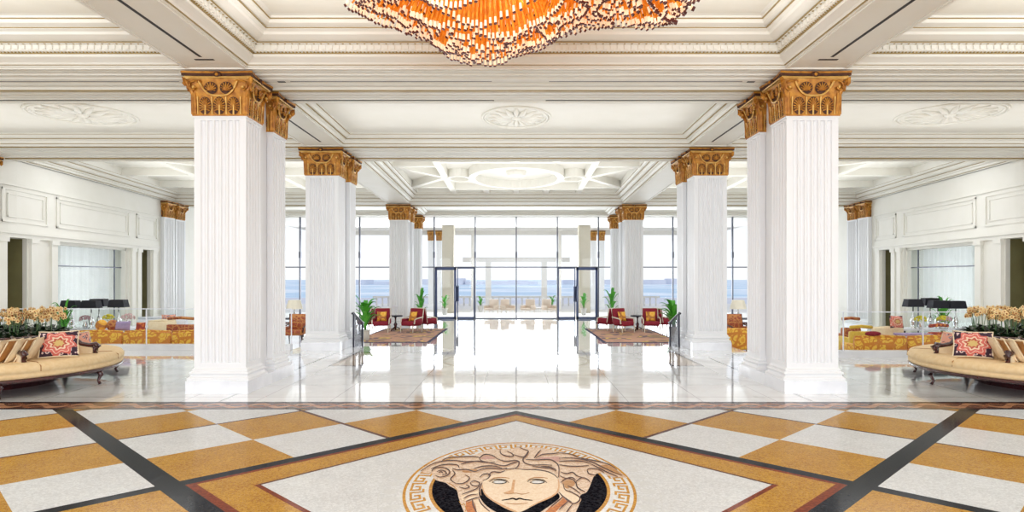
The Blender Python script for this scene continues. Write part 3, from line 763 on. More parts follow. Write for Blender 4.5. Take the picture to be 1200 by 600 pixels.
def ringbar(m, poly, d, z, w, h, mi=1):
    a, b = inset(poly, d), inset(poly, d+w); n = len(poly)
    vs = [(x, y, z) for x, y in a] + [(x, y, z) for x, y in b] + [(x, y, z+h) for x, y in a] + [(x, y, z+h) for x, y in b]
    fs = []
    for i in range(n):
        j = (i+1) % n; fs += [(i, j, n+j, n+i), (n+i, n+j, 3*n+j, 3*n+i), (2*n+i, i, n*2+i, i)][:2]
    m.add(vs, fs, mi)
    
def coffer(m, poly, kind):
    if kind == 'grand':
        prof = [(0, SOF), (0, 5.63), (0.03, 5.63), (0.05, 5.66), (0.10, 5.69), (0.16, 5.72), (0.16, 5.78), (0.22, 5.80), (0.22, 5.90), (0.27, 5.905), (0.27, 5.93), (0.44, 5.99), (0.46, 6.03), (0.52, 6.05), (0.52, 6.09), (0.60, 6.12), (0.62, 6.17), (0.64, 6.22), (0.70, 6.23)]
        last = sweep(m, poly, prof, 0)
        m.add(last, [tuple(range(len(last)))[::-1]], 2)
        for d, z, w in ((0.0, 5.625, 0.03), (0.15, 5.765, 0.03), (0.27, 5.915, 0.025), (0.52, 6.06, 0.022), (0.62, 6.17, 0.022)): ringbar(m, poly, d, z, w, 0.012)
        # beads and dentils
        a, b, c = inset(poly, 0.185), inset(poly, 0.25), inset(poly, 0.225)
        n = len(poly)
        for i in range(n):
            for pts, step, r, z, mi in ((a, 0.06, 0.018, 5.79, 1), (b, 0.12, 0.024, 5.915, 1)):
                p, q = pts[i], pts[(i+1) % n]; L = sqrt((q[0]-p[0])**2 + (q[1]-p[1])**2)
                if max(p[1], q[1]) < 5.5: continue
                k = int(L/step)
                for j in range(k+1):
                    t = j/k; x, y = p[0]+(q[0]-p[0])*t, p[1]+(q[1]-p[1])*t
                    if y < 5.5: continue
                    m.sphere((x, y, z), r, 6, 3, mi)
            p, q = c[i], c[(i+1) % n]; L = sqrt((q[0]-p[0])**2 + (q[1]-p[1])**2); k = int(L/0.115)
            dx, dy = (q[0]-p[0])/L, (q[1]-p[1])/L
            for j in range(1, k):
                t = j/k; x, y = p[0]+(q[0]-p[0])*t, p[1]+(q[1]-p[1])*t
                if y < 5.5: continue
                hx = 0.03 if abs(dx) > abs(dy) else 0.025
                m.box(x-0.03*abs(dx)-0.02*abs(dy), x+0.03*abs(dx)+0.02*abs(dy), y-0.03*abs(dy)-0.02*abs(dx), y+0.03*abs(dy)+0.02*abs(dx), 5.815, 5.885, 0)
    elif kind == 'shallow':
        prof = [(0, SOF), (0, 5.63), (0.03, 5.64), (0.05, 5.69), (0.10, 5.71), (0.10, 5.745), (0.16, 5.765), (0.20, 5.80), (0.22, 5.84), (0.26, 5.845), (0.26, 5.87)]
        last = sweep(m, poly, prof, 0); m.add(last, [tuple(range(len(last)))[::-1]], 0)
        for d, z, w in ((0.0, 5.625, 0.025), (0.10, 5.74, 0.03), (0.22, 5.838, 0.025)): ringbar(m, poly, d, z, w, 0.01)
    else:
        prof = [(0, SOF), (0, 5.64), (0.05, 5.66), (0.08, 5.72), (0.15, 5.74), (0.15, 5.80), (0.22, 5.83), (0.28, 5.88), (0.28, 5.95), (0.36, 5.98), (0.40, 6.03), (0.44, 6.04), (0.44, 6.30)]
        last = sweep(m, poly, prof, 0); m.add(last, [tuple(range(len(last)))[::-1]], 0)
        for d, z, w in ((0.0, 5.635, 0.025), (0.15, 5.79, 0.03), (0.28, 5.945, 0.03), (0.40, 6.03, 0.02)): ringbar(m, poly, d, z, w, 0.01)
ce = MB()
rows = [(-6.0, 10.95, 'grand'), (13.2, 17.4, 'shallow'), (19.8, 30.9, 'deep'), (33.1, 37.3, 'shallow')]
ys = [(-9.0, -6.0), (10.95, 13.2), (17.4, 19.8), (30.9, 33.1), (37.3, 38.6)]
XE = 18.0
def quad(a, b, c, d, z=SOF, mi=0): ce.add([(*a, z), (*b, z), (*c, z), (*d, z)], [(0, 3, 2, 1)], mi)
for y0, y1 in ys: quad((-XE, y0), (XE, y0), (XE, y1), (-XE, y1))
for y0, y1, kind in rows:
    quad((-xout(y0), y0), (-xin(y0), y0), (-xin(y1), y1), (-xout(y1), y1)); quad((xin(y0), y0), (xout(y0), y0), (xout(y1), y1), (xin(y1), y1))
    quad((-XE, y0), (-xw_(y0), y0), (-xw_(y1), y1), (-XE, y1)); quad((xw_(y0), y0), (XE, y0), (XE, y1), (xw_(y1), y1))
    coffer(ce, [(-xin(y0), y0), (xin(y0), y0), (xin(y1), y1), (-xin(y1), y1)], kind)
    coffer(ce, [(xout(y0), y0), (xw_(y0), y0), (xw_(y1), y1), (xout(y1), y1)], kind)
    coffer(ce, [(-xw_(y0), y0), (-xout(y0), y0), (-xout(y1), y1), (-xw_(y1), y1)], kind)
# opaque top above everything
ce.box(-XE, XE, -9, 38.6, 6.6, 6.8, 0)
# soffit edge mouldings along the long beams
for s in (-1, 1):
    for y0, y1 in ((-6, 10.95), (13.2, 17.4), (19.8, 30.9)):
        for e in (0.03, 1.03):
            a0, a1 = xin(y0)+e, xin(y1)+e
            vs = []
            for (xx, yy) in ((a0, y0), (a0+0.05, y0), (a1+0.05, y1), (a1, y1)): vs.append((s*xx, yy, SOF-0.025))
            for (xx, yy) in ((a0, y0), (a0+0.05, y0), (a1+0.05, y1), (a1, y1)): vs.append((s*xx, yy, SOF))
            ce.add(vs, [(0,1,2,3),(0,4,5,1),(1,5,6,2),(2,6,7,3),(3,7,4,0)], 0)
for yy, dd, hh, mi in ((11.10, .10, .02, 0), (11.30, .08, .035, 0), (11.5, .12, .05, 0), (11.86, .10, .03, 0), (12.10, .05, .06, 0), (12.15, .05, .075, 1), (12.36, .14, .045, 0), (12.60, .10, .03, 0), (12.84, .06, .02, 0), (17.62, .05, .03, 1), (17.72, .14, .05, 0), (18.0, .05, .03, 0), (18.3, .2, .03, 0), (18.9, .2, .03, 0), (19.3, .05, .04, 1), (31.3, .2, .04, 0), (31.9, .1, .05, 1), (32.3, .4, .04, 0)):
    ce.box(-XE, XE, yy, yy+dd, SOF-hh*0.8, SOF, mi)
for (y0, y1) in ((10.95, 13.2), (17.4, 19.8)):
    for yy in (y0+0.04, y1-0.09): ce.box(-XE, XE, yy, yy+0.05, SOF-0.025, SOF, 0)
struct(ce.build('ceiling', [WHITE, GILTLINE, CREAM]))
# ribs of the deep far coffers
rb = MB(); RC_ = [0]
def rib(x0, y0, x1, y1, w=0.13, z=6.0):
    RC_[0] += 1; z += 0.0023*(RC_[0] % 9)
    dx, dy = x1-x0, y1-y0; l = sqrt(dx*dx+dy*dy); nx, ny = -dy/l*w, dx/l*w
    rb.prism([(x0+nx, y0+ny), (x0-nx, y0-ny), (x1-nx, y1-ny), (x1+nx, y1+ny)], z, 6.3)
def elring(cx, cy, rx, ry, w, z=5.965, n=48):
    RC_[0] += 1; z += 0.0023*(RC_[0] % 5)
    vs = []
    for rr in (0, w):
        for zz in (z, 6.3): vs += [(cx+(rx+rr)*cos(2*pi*i/n), cy+(ry+rr)*sin(2*pi*i/n), zz) for i in range(n)]
    fs = []
    for i in range(n):
        j = (i+1) % n; fs += [(i, j, 2*n+j, 2*n+i), (i, n+i, n+j, j), (2*n+i, 2*n+j, 3*n+j, 3*n+i)]
    rb.add(vs, fs)
for s in (-1, 1): 
    rib(s*2.75, 20.2, s*2.95, 30.5); 
    for yy in (21.0, 23.2, 28.6): rib(s*2.85, yy, s*(xin(yy)-0.4), yy)
    rib(s*2.85, 25.9, s*(xin(26)-.4), 28.6); rib(s*2.85, 25.9, s*(xin(26)-.4), 23.2)
for yy in (22.4, 29.3): rib(-2.85, yy, 2.85, yy)
for xx in (-1.4, 0, 1.4): rib(xx, 29.3, xx, 30.5); rib(xx, 20.2, xx, 22.4)
elring(0, 25.9, 1.65, 2.5, 0.28); 
for s in (-1, 1): elring(s*2.3, 25.9, 0.38, 0.6, 0.14)
rb.lathe([(0.0, 6.1), (0.35, 6.1), (0.4, 6.2), (0.4, 6.3)], 0, 25.9, 24)
for s in (-1, 1):
    for yy in (22.0, 25.3, 28.6): rib(s*(xout(yy)+.4), yy, s*(xw_(yy)-.4), yy)
    for f in (0.33, 0.67):
        rib(s*(xout(20)*(1-f)+xw_(20)*f), 20.2, s*(xout(30.5)*(1-f)+xw_(30.5)*f), 30.5)
    rib(s*(xout(22)*.67+xw_(22)*.33), 22.0, s*(xout(25)*.33+xw_(25)*.67), 25.3); rib(s*(xout(22)*.33+xw_(22)*.67), 22.0, s*(xout(25)*.67+xw_(25)*.33), 25.3)
o = struct(rb.build('trim_ceiling_ribs', [WHITE]))
# slot diffusers in the beams
sl = MB()
def slot(x0, x1, y0, y1): sl.box(x0, x1, y0, y1, SOF-0.004, SOF+0.02)
for (yy, hw) in ((11.72, 4.15), (13.0, 4.55)):
    slot(-hw, -0.45, yy, yy+0.05); slot(0.6, hw, yy, yy+0.05)
    for s in (-1, 1): slot(min(s*(hw+0.10), s*(hw+0.24)), max(s*(hw+0.10), s*(hw+0.24)), yy-0.05, yy+0.10) if yy < 13 else None
for s in (-1, 1):
    slot(min(s*6.2, s*15), max(s*6.2, s*15), 11.72, 11.77); slot(min(s*6.2, s*14.2), max(s*6.2, s*14.2), 13.0, 13.05)
    sl.box(s*5.155-0.025, s*5.155+0.025, 2.0, 10.45, SOF-0.004, SOF+0.02); sl.box(s*5.155-0.16, s*5.155+0.16, 10.55, 10.61, SOF-0.004, SOF+0.02)
    sl.box(s*5.2-0.025, s*5.2+0.025, 13.8, 17.0, SOF-0.004, SOF+0.02)
struct(sl.build('trim_slot_diffusers', [DARKSLOT]))
# plaster rosettes
def rosette(cx, cy, rx, ry, label):
    m = MB(); n = 40
    def er(r0, r1, z0, z1): m.lathe([(r0*0.0 + r1, z0), (r1, z1), (r0, z1), (r0, z0)], cx, cy, n, 0, rx, ry)
    for r, dz in ((1.0, 0.02), (0.92, 0.03)):
        m.tube([(cx+rx*r*cos(2*pi*i/n), cy+ry*r*sin(2*pi*i/n), 5.87-0.01) for i in range(n+1)], 0.03, 6)
    for k in range(16):
        a = 2*pi*k/16; pts = []
        c, s_ = cos(a), sin(a)
        m.tube([(cx+rx*0.15*c, cy+ry*0.15*s_, 5.862), (cx+rx*0.5*c, cy+ry*0.5*s_, 5.852), (cx+rx*0.82*c, cy+ry*0.82*s_, 5.862)], [0.03, 0.075, 0.02], 6)
    m.sphere((cx, cy, 5.86), 0.13, 12, 6, 0, (1, 1, 0.45))
    o = m.build('ceiling_rosette', [WHITE], None, True); tag(o, label, 'ceiling ornament'); return o
rosette(0, 15.5, 0.82, 1.05, 'round plaster rosette on the ceiling panel behind the chandelier')
rosette(-10.3, 15.2, 1.15, 1.1, 'oval plaster rosette on the ceiling panel at far left')
rosette(10.3, 15.2, 1.15, 1.1, 'oval plaster rosette on the ceiling panel at far right')

# ------------------------------------------------------------------ glass facade
YF = 38.0
head = MB(); head.box(-18, 18, 37.85, 38.2, 5.55, 6.4); struct(head.build('wall_back', [WHITE]))
fac = MB()
mull = [-15.5, -12.8, -9.27, -7.0, -4.86, -2.43, 0.0, 2.43, 4.86, 7.0, 9.27, 12.8, 15.5]
for x in mull: fac.box(x-0.03, x+0.03, YF-0.18, YF, LOW, 5.57)
for x in mull: fac.box(x-0.05, x+0.05, YF-0.2, YF, 3.15, 3.5)
fac.box(-16.5, 16.5, YF-0.06, YF, 2.57, 2.63)
fac.box(-16.5, -4.8, YF-0.04, YF, LOW, LOW+0.06); fac.box(4.8, 16.5, YF-0.04, YF, LOW, LOW+0.06); fac.box(-2.4, 2.4, YF-0.04, YF, LOW, LOW+0.05)
wo = struct(fac.build('window_3', [GREYFIN]))
gp = MB()
for a, b in zip(mull[:-1], mull[1:]): gp.box(a+0.03, b-0.03, YF-0.035, YF-0.025, LOW if abs(a+b) < 3 or abs(a+b) > 9.5 else 2.63, 5.57)
gp.build('pane', [GLASS], wo)
for s, side, num in ((-1, 'left', 3), (1, 'right', 4)):
    for k, (a, b, t) in enumerate(((4.82, 3.55, 0.14), (3.5, 2.47, 0.06))):
        x0, x1 = sorted((s*a, s*b))
        d = MB(); d.box(x0, x0+t, YF-0.12, YF-0.04, LOW, 2.57); d.box(x1-t, x1, YF-0.12, YF-0.04, LOW, 2.57); d.box(x0, x1, YF-0.12, YF-0.04, 2.57-t, 2.57); d.box(x0, x1, YF-0.12, YF-0.04, LOW, LOW+0.12)
        o = struct(d.build('door_%d' % (3 + k + (0 if s < 0 else 2)), [BLUEFRAME]))
        g = MB(); g.box(x0+t, x1-t, YF-0.09, YF-0.08, LOW+0.12, 2.57-t); g.build('pane', [GLASS], o)
        hx = s*3.55 if k == 0 else s*3.44
        h = MB(); h.tube([(hx, YF-0.12, 0.55), (hx-s*0.0, YF-0.24, 0.6), (hx, YF-0.24, 1.45), (hx, YF-0.12, 1.5)], [0.03, 0.06, 0.06, 0.03], 8); h.build('door_handle', [BLUEFRAME], o)

# ------------------------------------------------------------------ outside
te = MB(); te.box(-40, 40, 38.2, 60, LOW-0.3, LOW-0.01, 0); struct(te.build('floor_terrace', [SAND]))
po = MB()  # portico beyond: white slab, lintel and piers
po.box(-16, 16, 38.3, 50, 5.58, 5.8, 0); 
po.box(-16, 16, 49.5, 50.0, 5.3, 5.6, 0)
po.box(-4.35, 4.35, 52.0, 52.4, 3.25, 3.62, 0)
for s in (-1, 1):
    po.box(min(s*3.25, s*3.45), max(s*3.25, s*3.45), 49, 49.4, LOW, 5.6, 0)
    po.box(min(s*2.05, s*2.5), max(s*2.05, s*2.5), 52.0, 52.4, LOW, 3.25, 0)
    po.box(min(s*7.5, s*8.3), max(s*7.5, s*8.3), 49, 49.6, LOW, 5.6, 0)
    po.box(min(s*13.5, s*14.3), max(s*13.5, s*14.3), 49, 49.6, LOW, 5.6, 0)
struct(po.build('trim_portico', [mat('portico_plaster', (0.80, 0.78, 0.74), 0.7, scale=2)]))
pg = MB()
for s in (-1, 1): pg.box(min(s*4.3, s*5.1), max(s*4.3, s*5.1), 44, 44.8, LOW, 5.58, 0)
struct(pg.build('trim_portico_piers', [STONEG]))
sea = MB(); sea.box(-400, 400, 90, 900, -1.6, -1.5); struct(sea.build('floor_sea', [SEA]))
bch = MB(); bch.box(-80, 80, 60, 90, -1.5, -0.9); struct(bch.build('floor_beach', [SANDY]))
isl = MB()
for k in range(22):
    x = -90 + 9*k + random.uniform(-3, 3); h = random.uniform(-0.2, 1.8); w = random.uniform(7, 12)
    isl.box(x-w/2, x+w/2, 300+0.8*k, 318+0.8*k, -1.5, h)
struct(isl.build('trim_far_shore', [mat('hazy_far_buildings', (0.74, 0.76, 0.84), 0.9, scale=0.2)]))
bal = MB()
for x in [i*0.5 - 12 for i in range(49)]: bal.lathe([(0.05, LOW), (0.09, LOW+0.15), (0.05, LOW+0.35), (0.08, LOW+0.7)], x, 55, 8)
bal.box(-12.3, 12.3, 54.85, 55.15, LOW+0.7, LOW+0.85)
struct(bal.build('trim_terrace_balustrade', [SAND]))
# terrace chairs
def terrace_chair(x, y, rz, label):
    if 'tc' not in proto:
        t = thing('terrace_armchair', label, 'chair', (x, y, LOW), rz)
        m = MB(); m.rbox(0, 0, 0.40, 0.34, 0.34, 0.07, 0.04); m.build('seat', [WICKER], t, True)
        m = MB(); m.rbox(0, 0.34, 0.68, 0.34, 0.06, 0.36, 0.05); m.build('backrest', [WICKER], t, True)
        for sx in (-1, 1):
            m = MB(); m.rbox(sx*0.36, 0.02, 0.50, 0.05, 0.33, 0.14, 0.04); m.build('armrest', [WICKER], t, True)
            for sy in (-1, 1):
                m = MB(); m.tube([(sx*0.32, sy*0.30, 0), (sx*0.32, sy*0.30, 0.36)], [0.02, 0.03], 6); m.build('leg', [IVORYW], t)
        proto['tc'] = t; return t
    return dup(proto['tc'], (x, y, LOW), rz, label)
terrace_chair(-1.62, 41.5, -0.5, 'tan terrace armchair outside the glass, leftmost of four, angled right')
terrace_chair(-0.55, 41.5, 0.6, 'tan terrace armchair outside, second from left, right of the left side table')
terrace_chair(0.75, 41.5, -0.5, 'tan terrace armchair outside, third from left, left of the right side table')
terrace_chair(2.15, 41.5, 0.5, 'tan terrace armchair outside, rightmost of four, facing left')
def terrace_table(x, y, label):
    t = thing('terrace_side_table', label, 'table', (x, y, LOW))
    m = MB(); m.lathe([(0.0, 0.46), (0.19, 0.46), (0.20, 0.5), (0.0, 0.51)], 0, 0, 20); m.build('tabletop', [IVORYW], t)
    for a in (0.5, 2.6, 4.7):
        m = MB(); m.tube([(0.14*cos(a), 0.14*sin(a), 0.46), (0.17*cos(a), 0.17*sin(a), 0)], 0.016, 6); m.build('leg', [IVORYW], t)
terrace_table(-1.05, 41.3, 'small white terrace table between the two left terrace armchairs')
terrace_table(1.45, 41.3, 'small white terrace table between the two right terrace armchairs')

# ------------------------------------------------------------------ plants
def palm_leaf(m, base, ang, L, lift, w, mi=0):
    """arching blade with folded midrib"""
    n = 7; Lf = []; R = []; Mid = []
    dx, dy = cos(ang), sin(ang)
    for i in range(n+1):
        t = i/n; r = L*t*0.75; z = base[2] + L*(lift*t - 0.75*lift*t*t*0.8)
        ww = w*sin(pi*min(1, t*0.92+0.08))**0.8
        x, y = base[0]+dx*r, base[1]+dy*r
        Mid.append((x, y, z-0.01)); Lf.append((x-dy*ww, y+dx*ww, z+ww*0.25)); R.append((x+dy*ww, y-dx*ww, z+ww*0.25))
    vs = Lf + Mid + R; k = n+1; fs = []
    for i in range(n): fs += [(i, i+1, k+i+1, k+i), (k+i, k+i+1, 2*k+i+1, 2*k+i)]
    m.add(vs, fs, mi)
def potted(x, y, z, h, label, spread=0.7, n=16, pot=True, lw=0.085):
    t = thing('potted_palm', label, 'plant', (x, y, z))
    m = MB(); m.lathe([(0.0, 0), (0.13, 0), (0.16, 0.1), (0.19, 0.36), (0.21, 0.38), (0.21, 0.42), (0.17, 0.42), (0.16, 0.36), (0.0, 0.36)], 0, 0, 18); m.build('pot', [TERRA if pot else BLACKM], t, False)
    m = MB()
    for k in range(3): m.tube([(0.03*cos(k*2), 0.03*sin(k*2), 0.34), (0.05*cos(k*2), 0.05*sin(k*2), h*0.45)], 0.02, 6)
    m.build('stem', [STEM], t)
    m = MB()
    for k in range(n):
        a = 2.4*k + random.uniform(-.3, .3); z0 = 0.4 + (h*0.35)*(k/n); L = spread*random.uniform(0.75, 1.15)
        palm_leaf(m, (0.02*cos(a), 0.02*sin(a), z0), a, L, random.uniform(0.9, 1.5)*(h-0.5)/1.3/max(.3, spread)*0.75, lw)
    o = m.build('fronds', [LEAFG], t); 
px_, py_ = at(428, 399, LOW); potted(px_, py_, LOW, 2.35, 'leafy green potted palm beside the left black handrail', 0.72, 30)
px_, py_ = at(789, 395, LOW); potted(px_, py_, LOW, 2.1, 'leafy green potted palm beside the right black handrail', 0.72, 28)
potted((493-605)*34.5/750, 34.5, LOW, 2.6, 'tall slim potted palm left of the left glass door, behind armchairs', 0.55, 12)
potted((717-605)*34.5/750, 34.5, LOW, 2.4, 'tall slim potted palm right of the right glass door, behind armchairs', 0.6, 12)
potted((521-605)*42/750, 42, LOW, 1.7, 'potted plant out on the terrace seen through the left glass door', 0.45, 12)
potted((684-605)*42/750, 42, LOW, 2.0, 'potted plant out on the terrace seen through the right glass door', 0.45, 12)
potted((563-605)*46/750, 46, LOW, 1.5, 'small terrace plant at the foot of the left portico pillar', 0.4, 10)
potted((647-605)*46/750, 46, LOW, 1.5, 'small terrace plant at the foot of the right portico pillar', 0.4, 10)

# ------------------------------------------------------------------ burgundy seating groups
def armchair(x, y, rz, label, mats=(BURG, IVORYW), cush=None, key='burg'):
    k = ('arm', key)
    if k not in proto:
        t = thing('armchair', label, 'armchair', (x, y, LOW), rz)
        m = MB(); m.rbox(0, 0, 0.40, 0.33, 0.33, 0.10, 0.05); m.build('seat', [mats[0]], t, True)
        def tilt(p): return (p[0], p[1] + p[2]*0.18, p[2])
        m = MB(); m.rbox(0, 0.34, 0.74, 0.33, 0.06, 0.32, 0.05, rot=tilt); m.build('backrest', [mats[0]], t, True)
        m = MB(); m.tube([(-0.36, 0.30, 0.40), (-0.36, 0.44, 1.05), (0.36, 0.44, 1.05), (0.36, 0.30, 0.40)], 0.025, 8); m.build('back_frame', [mats[1]], t)
        for sx in (-1, 1):
            m = MB(); m.tube([(sx*0.37, -0.26, 0.40), (sx*0.38, -0.24, 0.58), (sx*0.38, -0.10, 0.63), (sx*0.38, 0.36, 0.68)], 0.028, 8)
            m.build('armrest', [mats[1]], t, False)
            m = MB(); m.rbox(sx*0.36, 0.05, 0.49, 0.035, 0.27, 0.12, 0.03); m.build('arm_pad', [mats[0]], t, True)
            for sy in (-1, 1):
                m = MB(); m.tube([(sx*0.33, sy*0.31, 0.32), (sx*0.345, sy*0.33, 0.2), (sx*0.33, sy*0.32, 0.0)], [0.035, 0.026, 0.016], 8); m.build('leg', [mats[1]], t)
        proto[k] = t
    else: t = dup(proto[k], (x, y, LOW), rz, label)
    if cush:
        c = proto.get('cush')
        lx, ly = 0, 0.12
        X, Y = x + lx*cos(rz) - ly*sin(rz), y + lx*sin(rz) + ly*cos(rz)
        if c is None:
            m = MB()
            def tl(p): return (p[0], p[1] + p[2]*0.25, p[2])
            n = 10; vs = []
            for sd in (-1, 1):
                for i in range(n+1):
                    for j in range(n+1):
                        u, v = -1+2*i/n, -1+2*j/n; b = 0.075*((1-u**4)*(1-v**4))**0.5
                        vs.append((0.21*u*(1-0.06*(1-v*v)), sd*b + 0.25*0.21*v, 0.21*v*(1-0.06*(1-u*u))))
            fs = []
            for sd in (0, 1):
                o_ = sd*(n+1)**2
                for i in range(n):
                    for j in range(n):
                        q = (o_+i*(n+1)+j, o_+(i+1)*(n+1)+j, o_+(i+1)*(n+1)+j+1, o_+i*(n+1)+j+1); fs.append(q if sd == 0 else q[::-1])
            m.add(vs, fs); c = m.build('cushion', [ORCUSH], None, True, (X, Y, LOW+0.71)); c.rotation_euler = (0, 0, rz); proto['cush'] = c; tag(c, cush, 'cushion')
        else:
            c = dup(c, (X, Y, LOW+0.71), rz, cush)
    return t
# left group (distances chosen on the lower floor)
def lo(px, Y): return ((px - VX)*Y/F, Y)
armchair(*lo(447, 28.6), 0.05, 'burgundy armchair facing forward, left of the small table by the left columns', cush='orange square cushion on the armchair left of the left small table')
armchair(*lo(482, 28.6), -0.5, 'burgundy armchair angled left, right of the small table by the left columns', cush='orange square cushion on the armchair right of the left small table')
armchair(*lo(501, 29.6), 2.4, 'burgundy armchair turned away, rightmost of the left seating group')
armchair(*lo(430, 29.4), -1.9, 'burgundy armchair half hidden behind the left potted palm')
armchair(*lo(731, 28.6), 0.5, 'burgundy armchair angled right, left of the small table by the right columns', cush='orange square cushion on the armchair left of the right small table')
armchair(*lo(763, 28.6), -0.05, 'burgundy armchair facing forward, right of the small table by the right columns', cush='orange square cushion on the armchair right of the right small table')
armchair(*lo(711, 29.6), -2.4, 'burgundy armchair turned away, leftmost of the right seating group')
armchair(*lo(779, 29.4), 1.9, 'burgundy armchair half hidden behind the right potted palm')
for px, side in ((463.5, 'left'), (747, 'right')):
    X, Y = lo(px, 29.35)
    t = thing('pedestal_table', f'small dark round table between the burgundy armchairs on the {side}', 'table', (X, Y, LOW))
    m = MB(); m.lathe([(0, 0.66), (0.32, 0.66), (0.34, 0.69), (0.32, 0.72), (0, 0.72)], 0, 0, 28); m.build('tabletop', [BLACKM], t)
    m = MB(); m.lathe([(0.04, 0.05), (0.05, 0.2), (0.09, 0.3), (0.035, 0.42), (0.04, 0.6), (0.09, 0.66)], 0, 0, 14); m.build('pedestal', [MAHOG], t, True)
    for a in (0, 2.1, 4.2):
        m = MB(); m.tube([(0.03*cos(a), 0.03*sin(a), 0.2), (0.2*cos(a), 0.2*sin(a), 0.12), (0.32*cos(a), 0.32*sin(a), 0.02)], 0.022, 6); m.build('foot', [MAHOG], t)
    v = thing('glass_vase', f'clear vase of pale sprigs on the {side} small dark table', 'vase', (X, Y, LOW+0.72))
    m = MB(); m.lathe([(0.05, 0), (0.07, 0.08), (0.04, 0.18), (0.05, 0.24)], 0, 0, 12); m.build('vase_body', [GLASSG], v, True)
    m = MB()
    for k in range(7): m.tube([(0, 0, 0.1), (0.1*cos(k), 0.1*sin(k), 0.42)], 0.006, 4); m.sphere((0.1*cos(k), 0.1*sin(k), 0.43), 0.03, 6, 4)
    m.build('sprig', [TABLEW], v)
    a, b = (lo(428, 26.2), lo(508, 26.2)) if side == 'left' else (lo(702, 26.2), lo(782, 26.2))
    r = MB(); r.box(a[0], b[0], 24.2, 30.6, LOW, LOW+0.015, 0); r.box(a[0]-0.12, b[0]+0.12, 24.08, 30.72, LOW, LOW+0.010, 1)
    tag(r.build('rug', [RUGM, mat('indigo_rug_edge', (0.03, 0.02, 0.07), 0.9, scale=9)]), f'patterned rug with dark edge under the {side} burgundy armchairs', 'rug')

# handrails beside the steps
for s, side in ((-1, 'left'), (1, 'right')):
    t = thing('handrail', f'black metal handrail down the steps at the {side} column pair', 'handrail', (s*4.66, 18.3, 0))
    m = MB(); m.tube([(0, -0.12, 0.97), (0, 0.0, 0.985), (0, 1.15, 0.62), (0, 1.25, 0.62)], 0.028, 8); m.build('rail', [BLACKM], t)
    for yy, z0, z1 in ((0.05, 0, 0.96), (1.10, -0.46, 0.63)):
        m = MB(); m.box(-0.025, 0.025, yy-0.025, yy+0.025, z0, z1); m.build('post', [BLACKM], t)
    m = MB()
    for k in range(8):
        yy = 0.16 + 0.115*k; zt = 0.985 - yy*0.317; zb = 0 if yy < 0.2 else (-0.153 if yy < 0.55 else (-0.306 if yy < 0.9 else -0.46))
        m.box(-0.009, 0.009, yy-0.009, yy+0.009, zb, zt)
    m.build('baluster', [BLACKM], t)['kind'] = 'stuff'

# glass balustrades of the lounges
for s, side, yy in ((-1, 'left', 17.65), (1, 'right', 16.05)):
    t = thing('glass_balustrade', f'clear glass balustrade in front of the {side} lounge', 'balustrade', (0, yy, 0))
    z0 = 0.16 if s < 0 else 0.17
    e = 6.2; k = 0; st_ = 2.0
    while e < 16.0:
        b = min(e + st_, 16.2); x0, x1 = sorted((s*(e+0.01), s*(b-0.01)))
        m = MB(); m.box(x0, x1, -0.008, 0.008, z0, 1.12); m.build('glass_panel', [GLASSG], t)
        e = b
    m = MB()
    e = 6.2
    while e < 16.3: 
        m.box(s*e-0.012, s*e+0.012, -0.012, 0.012, z0, 1.12); e += st_
    m.build('joint_strip', [TABLEW], t)
    m = MB(); m.box(min(s*6.2, s*16.2), max(s*6.2, s*16.2), -0.02, 0.02, 1.12, 1.14); m.build('top_rail', [TABLEW], t)

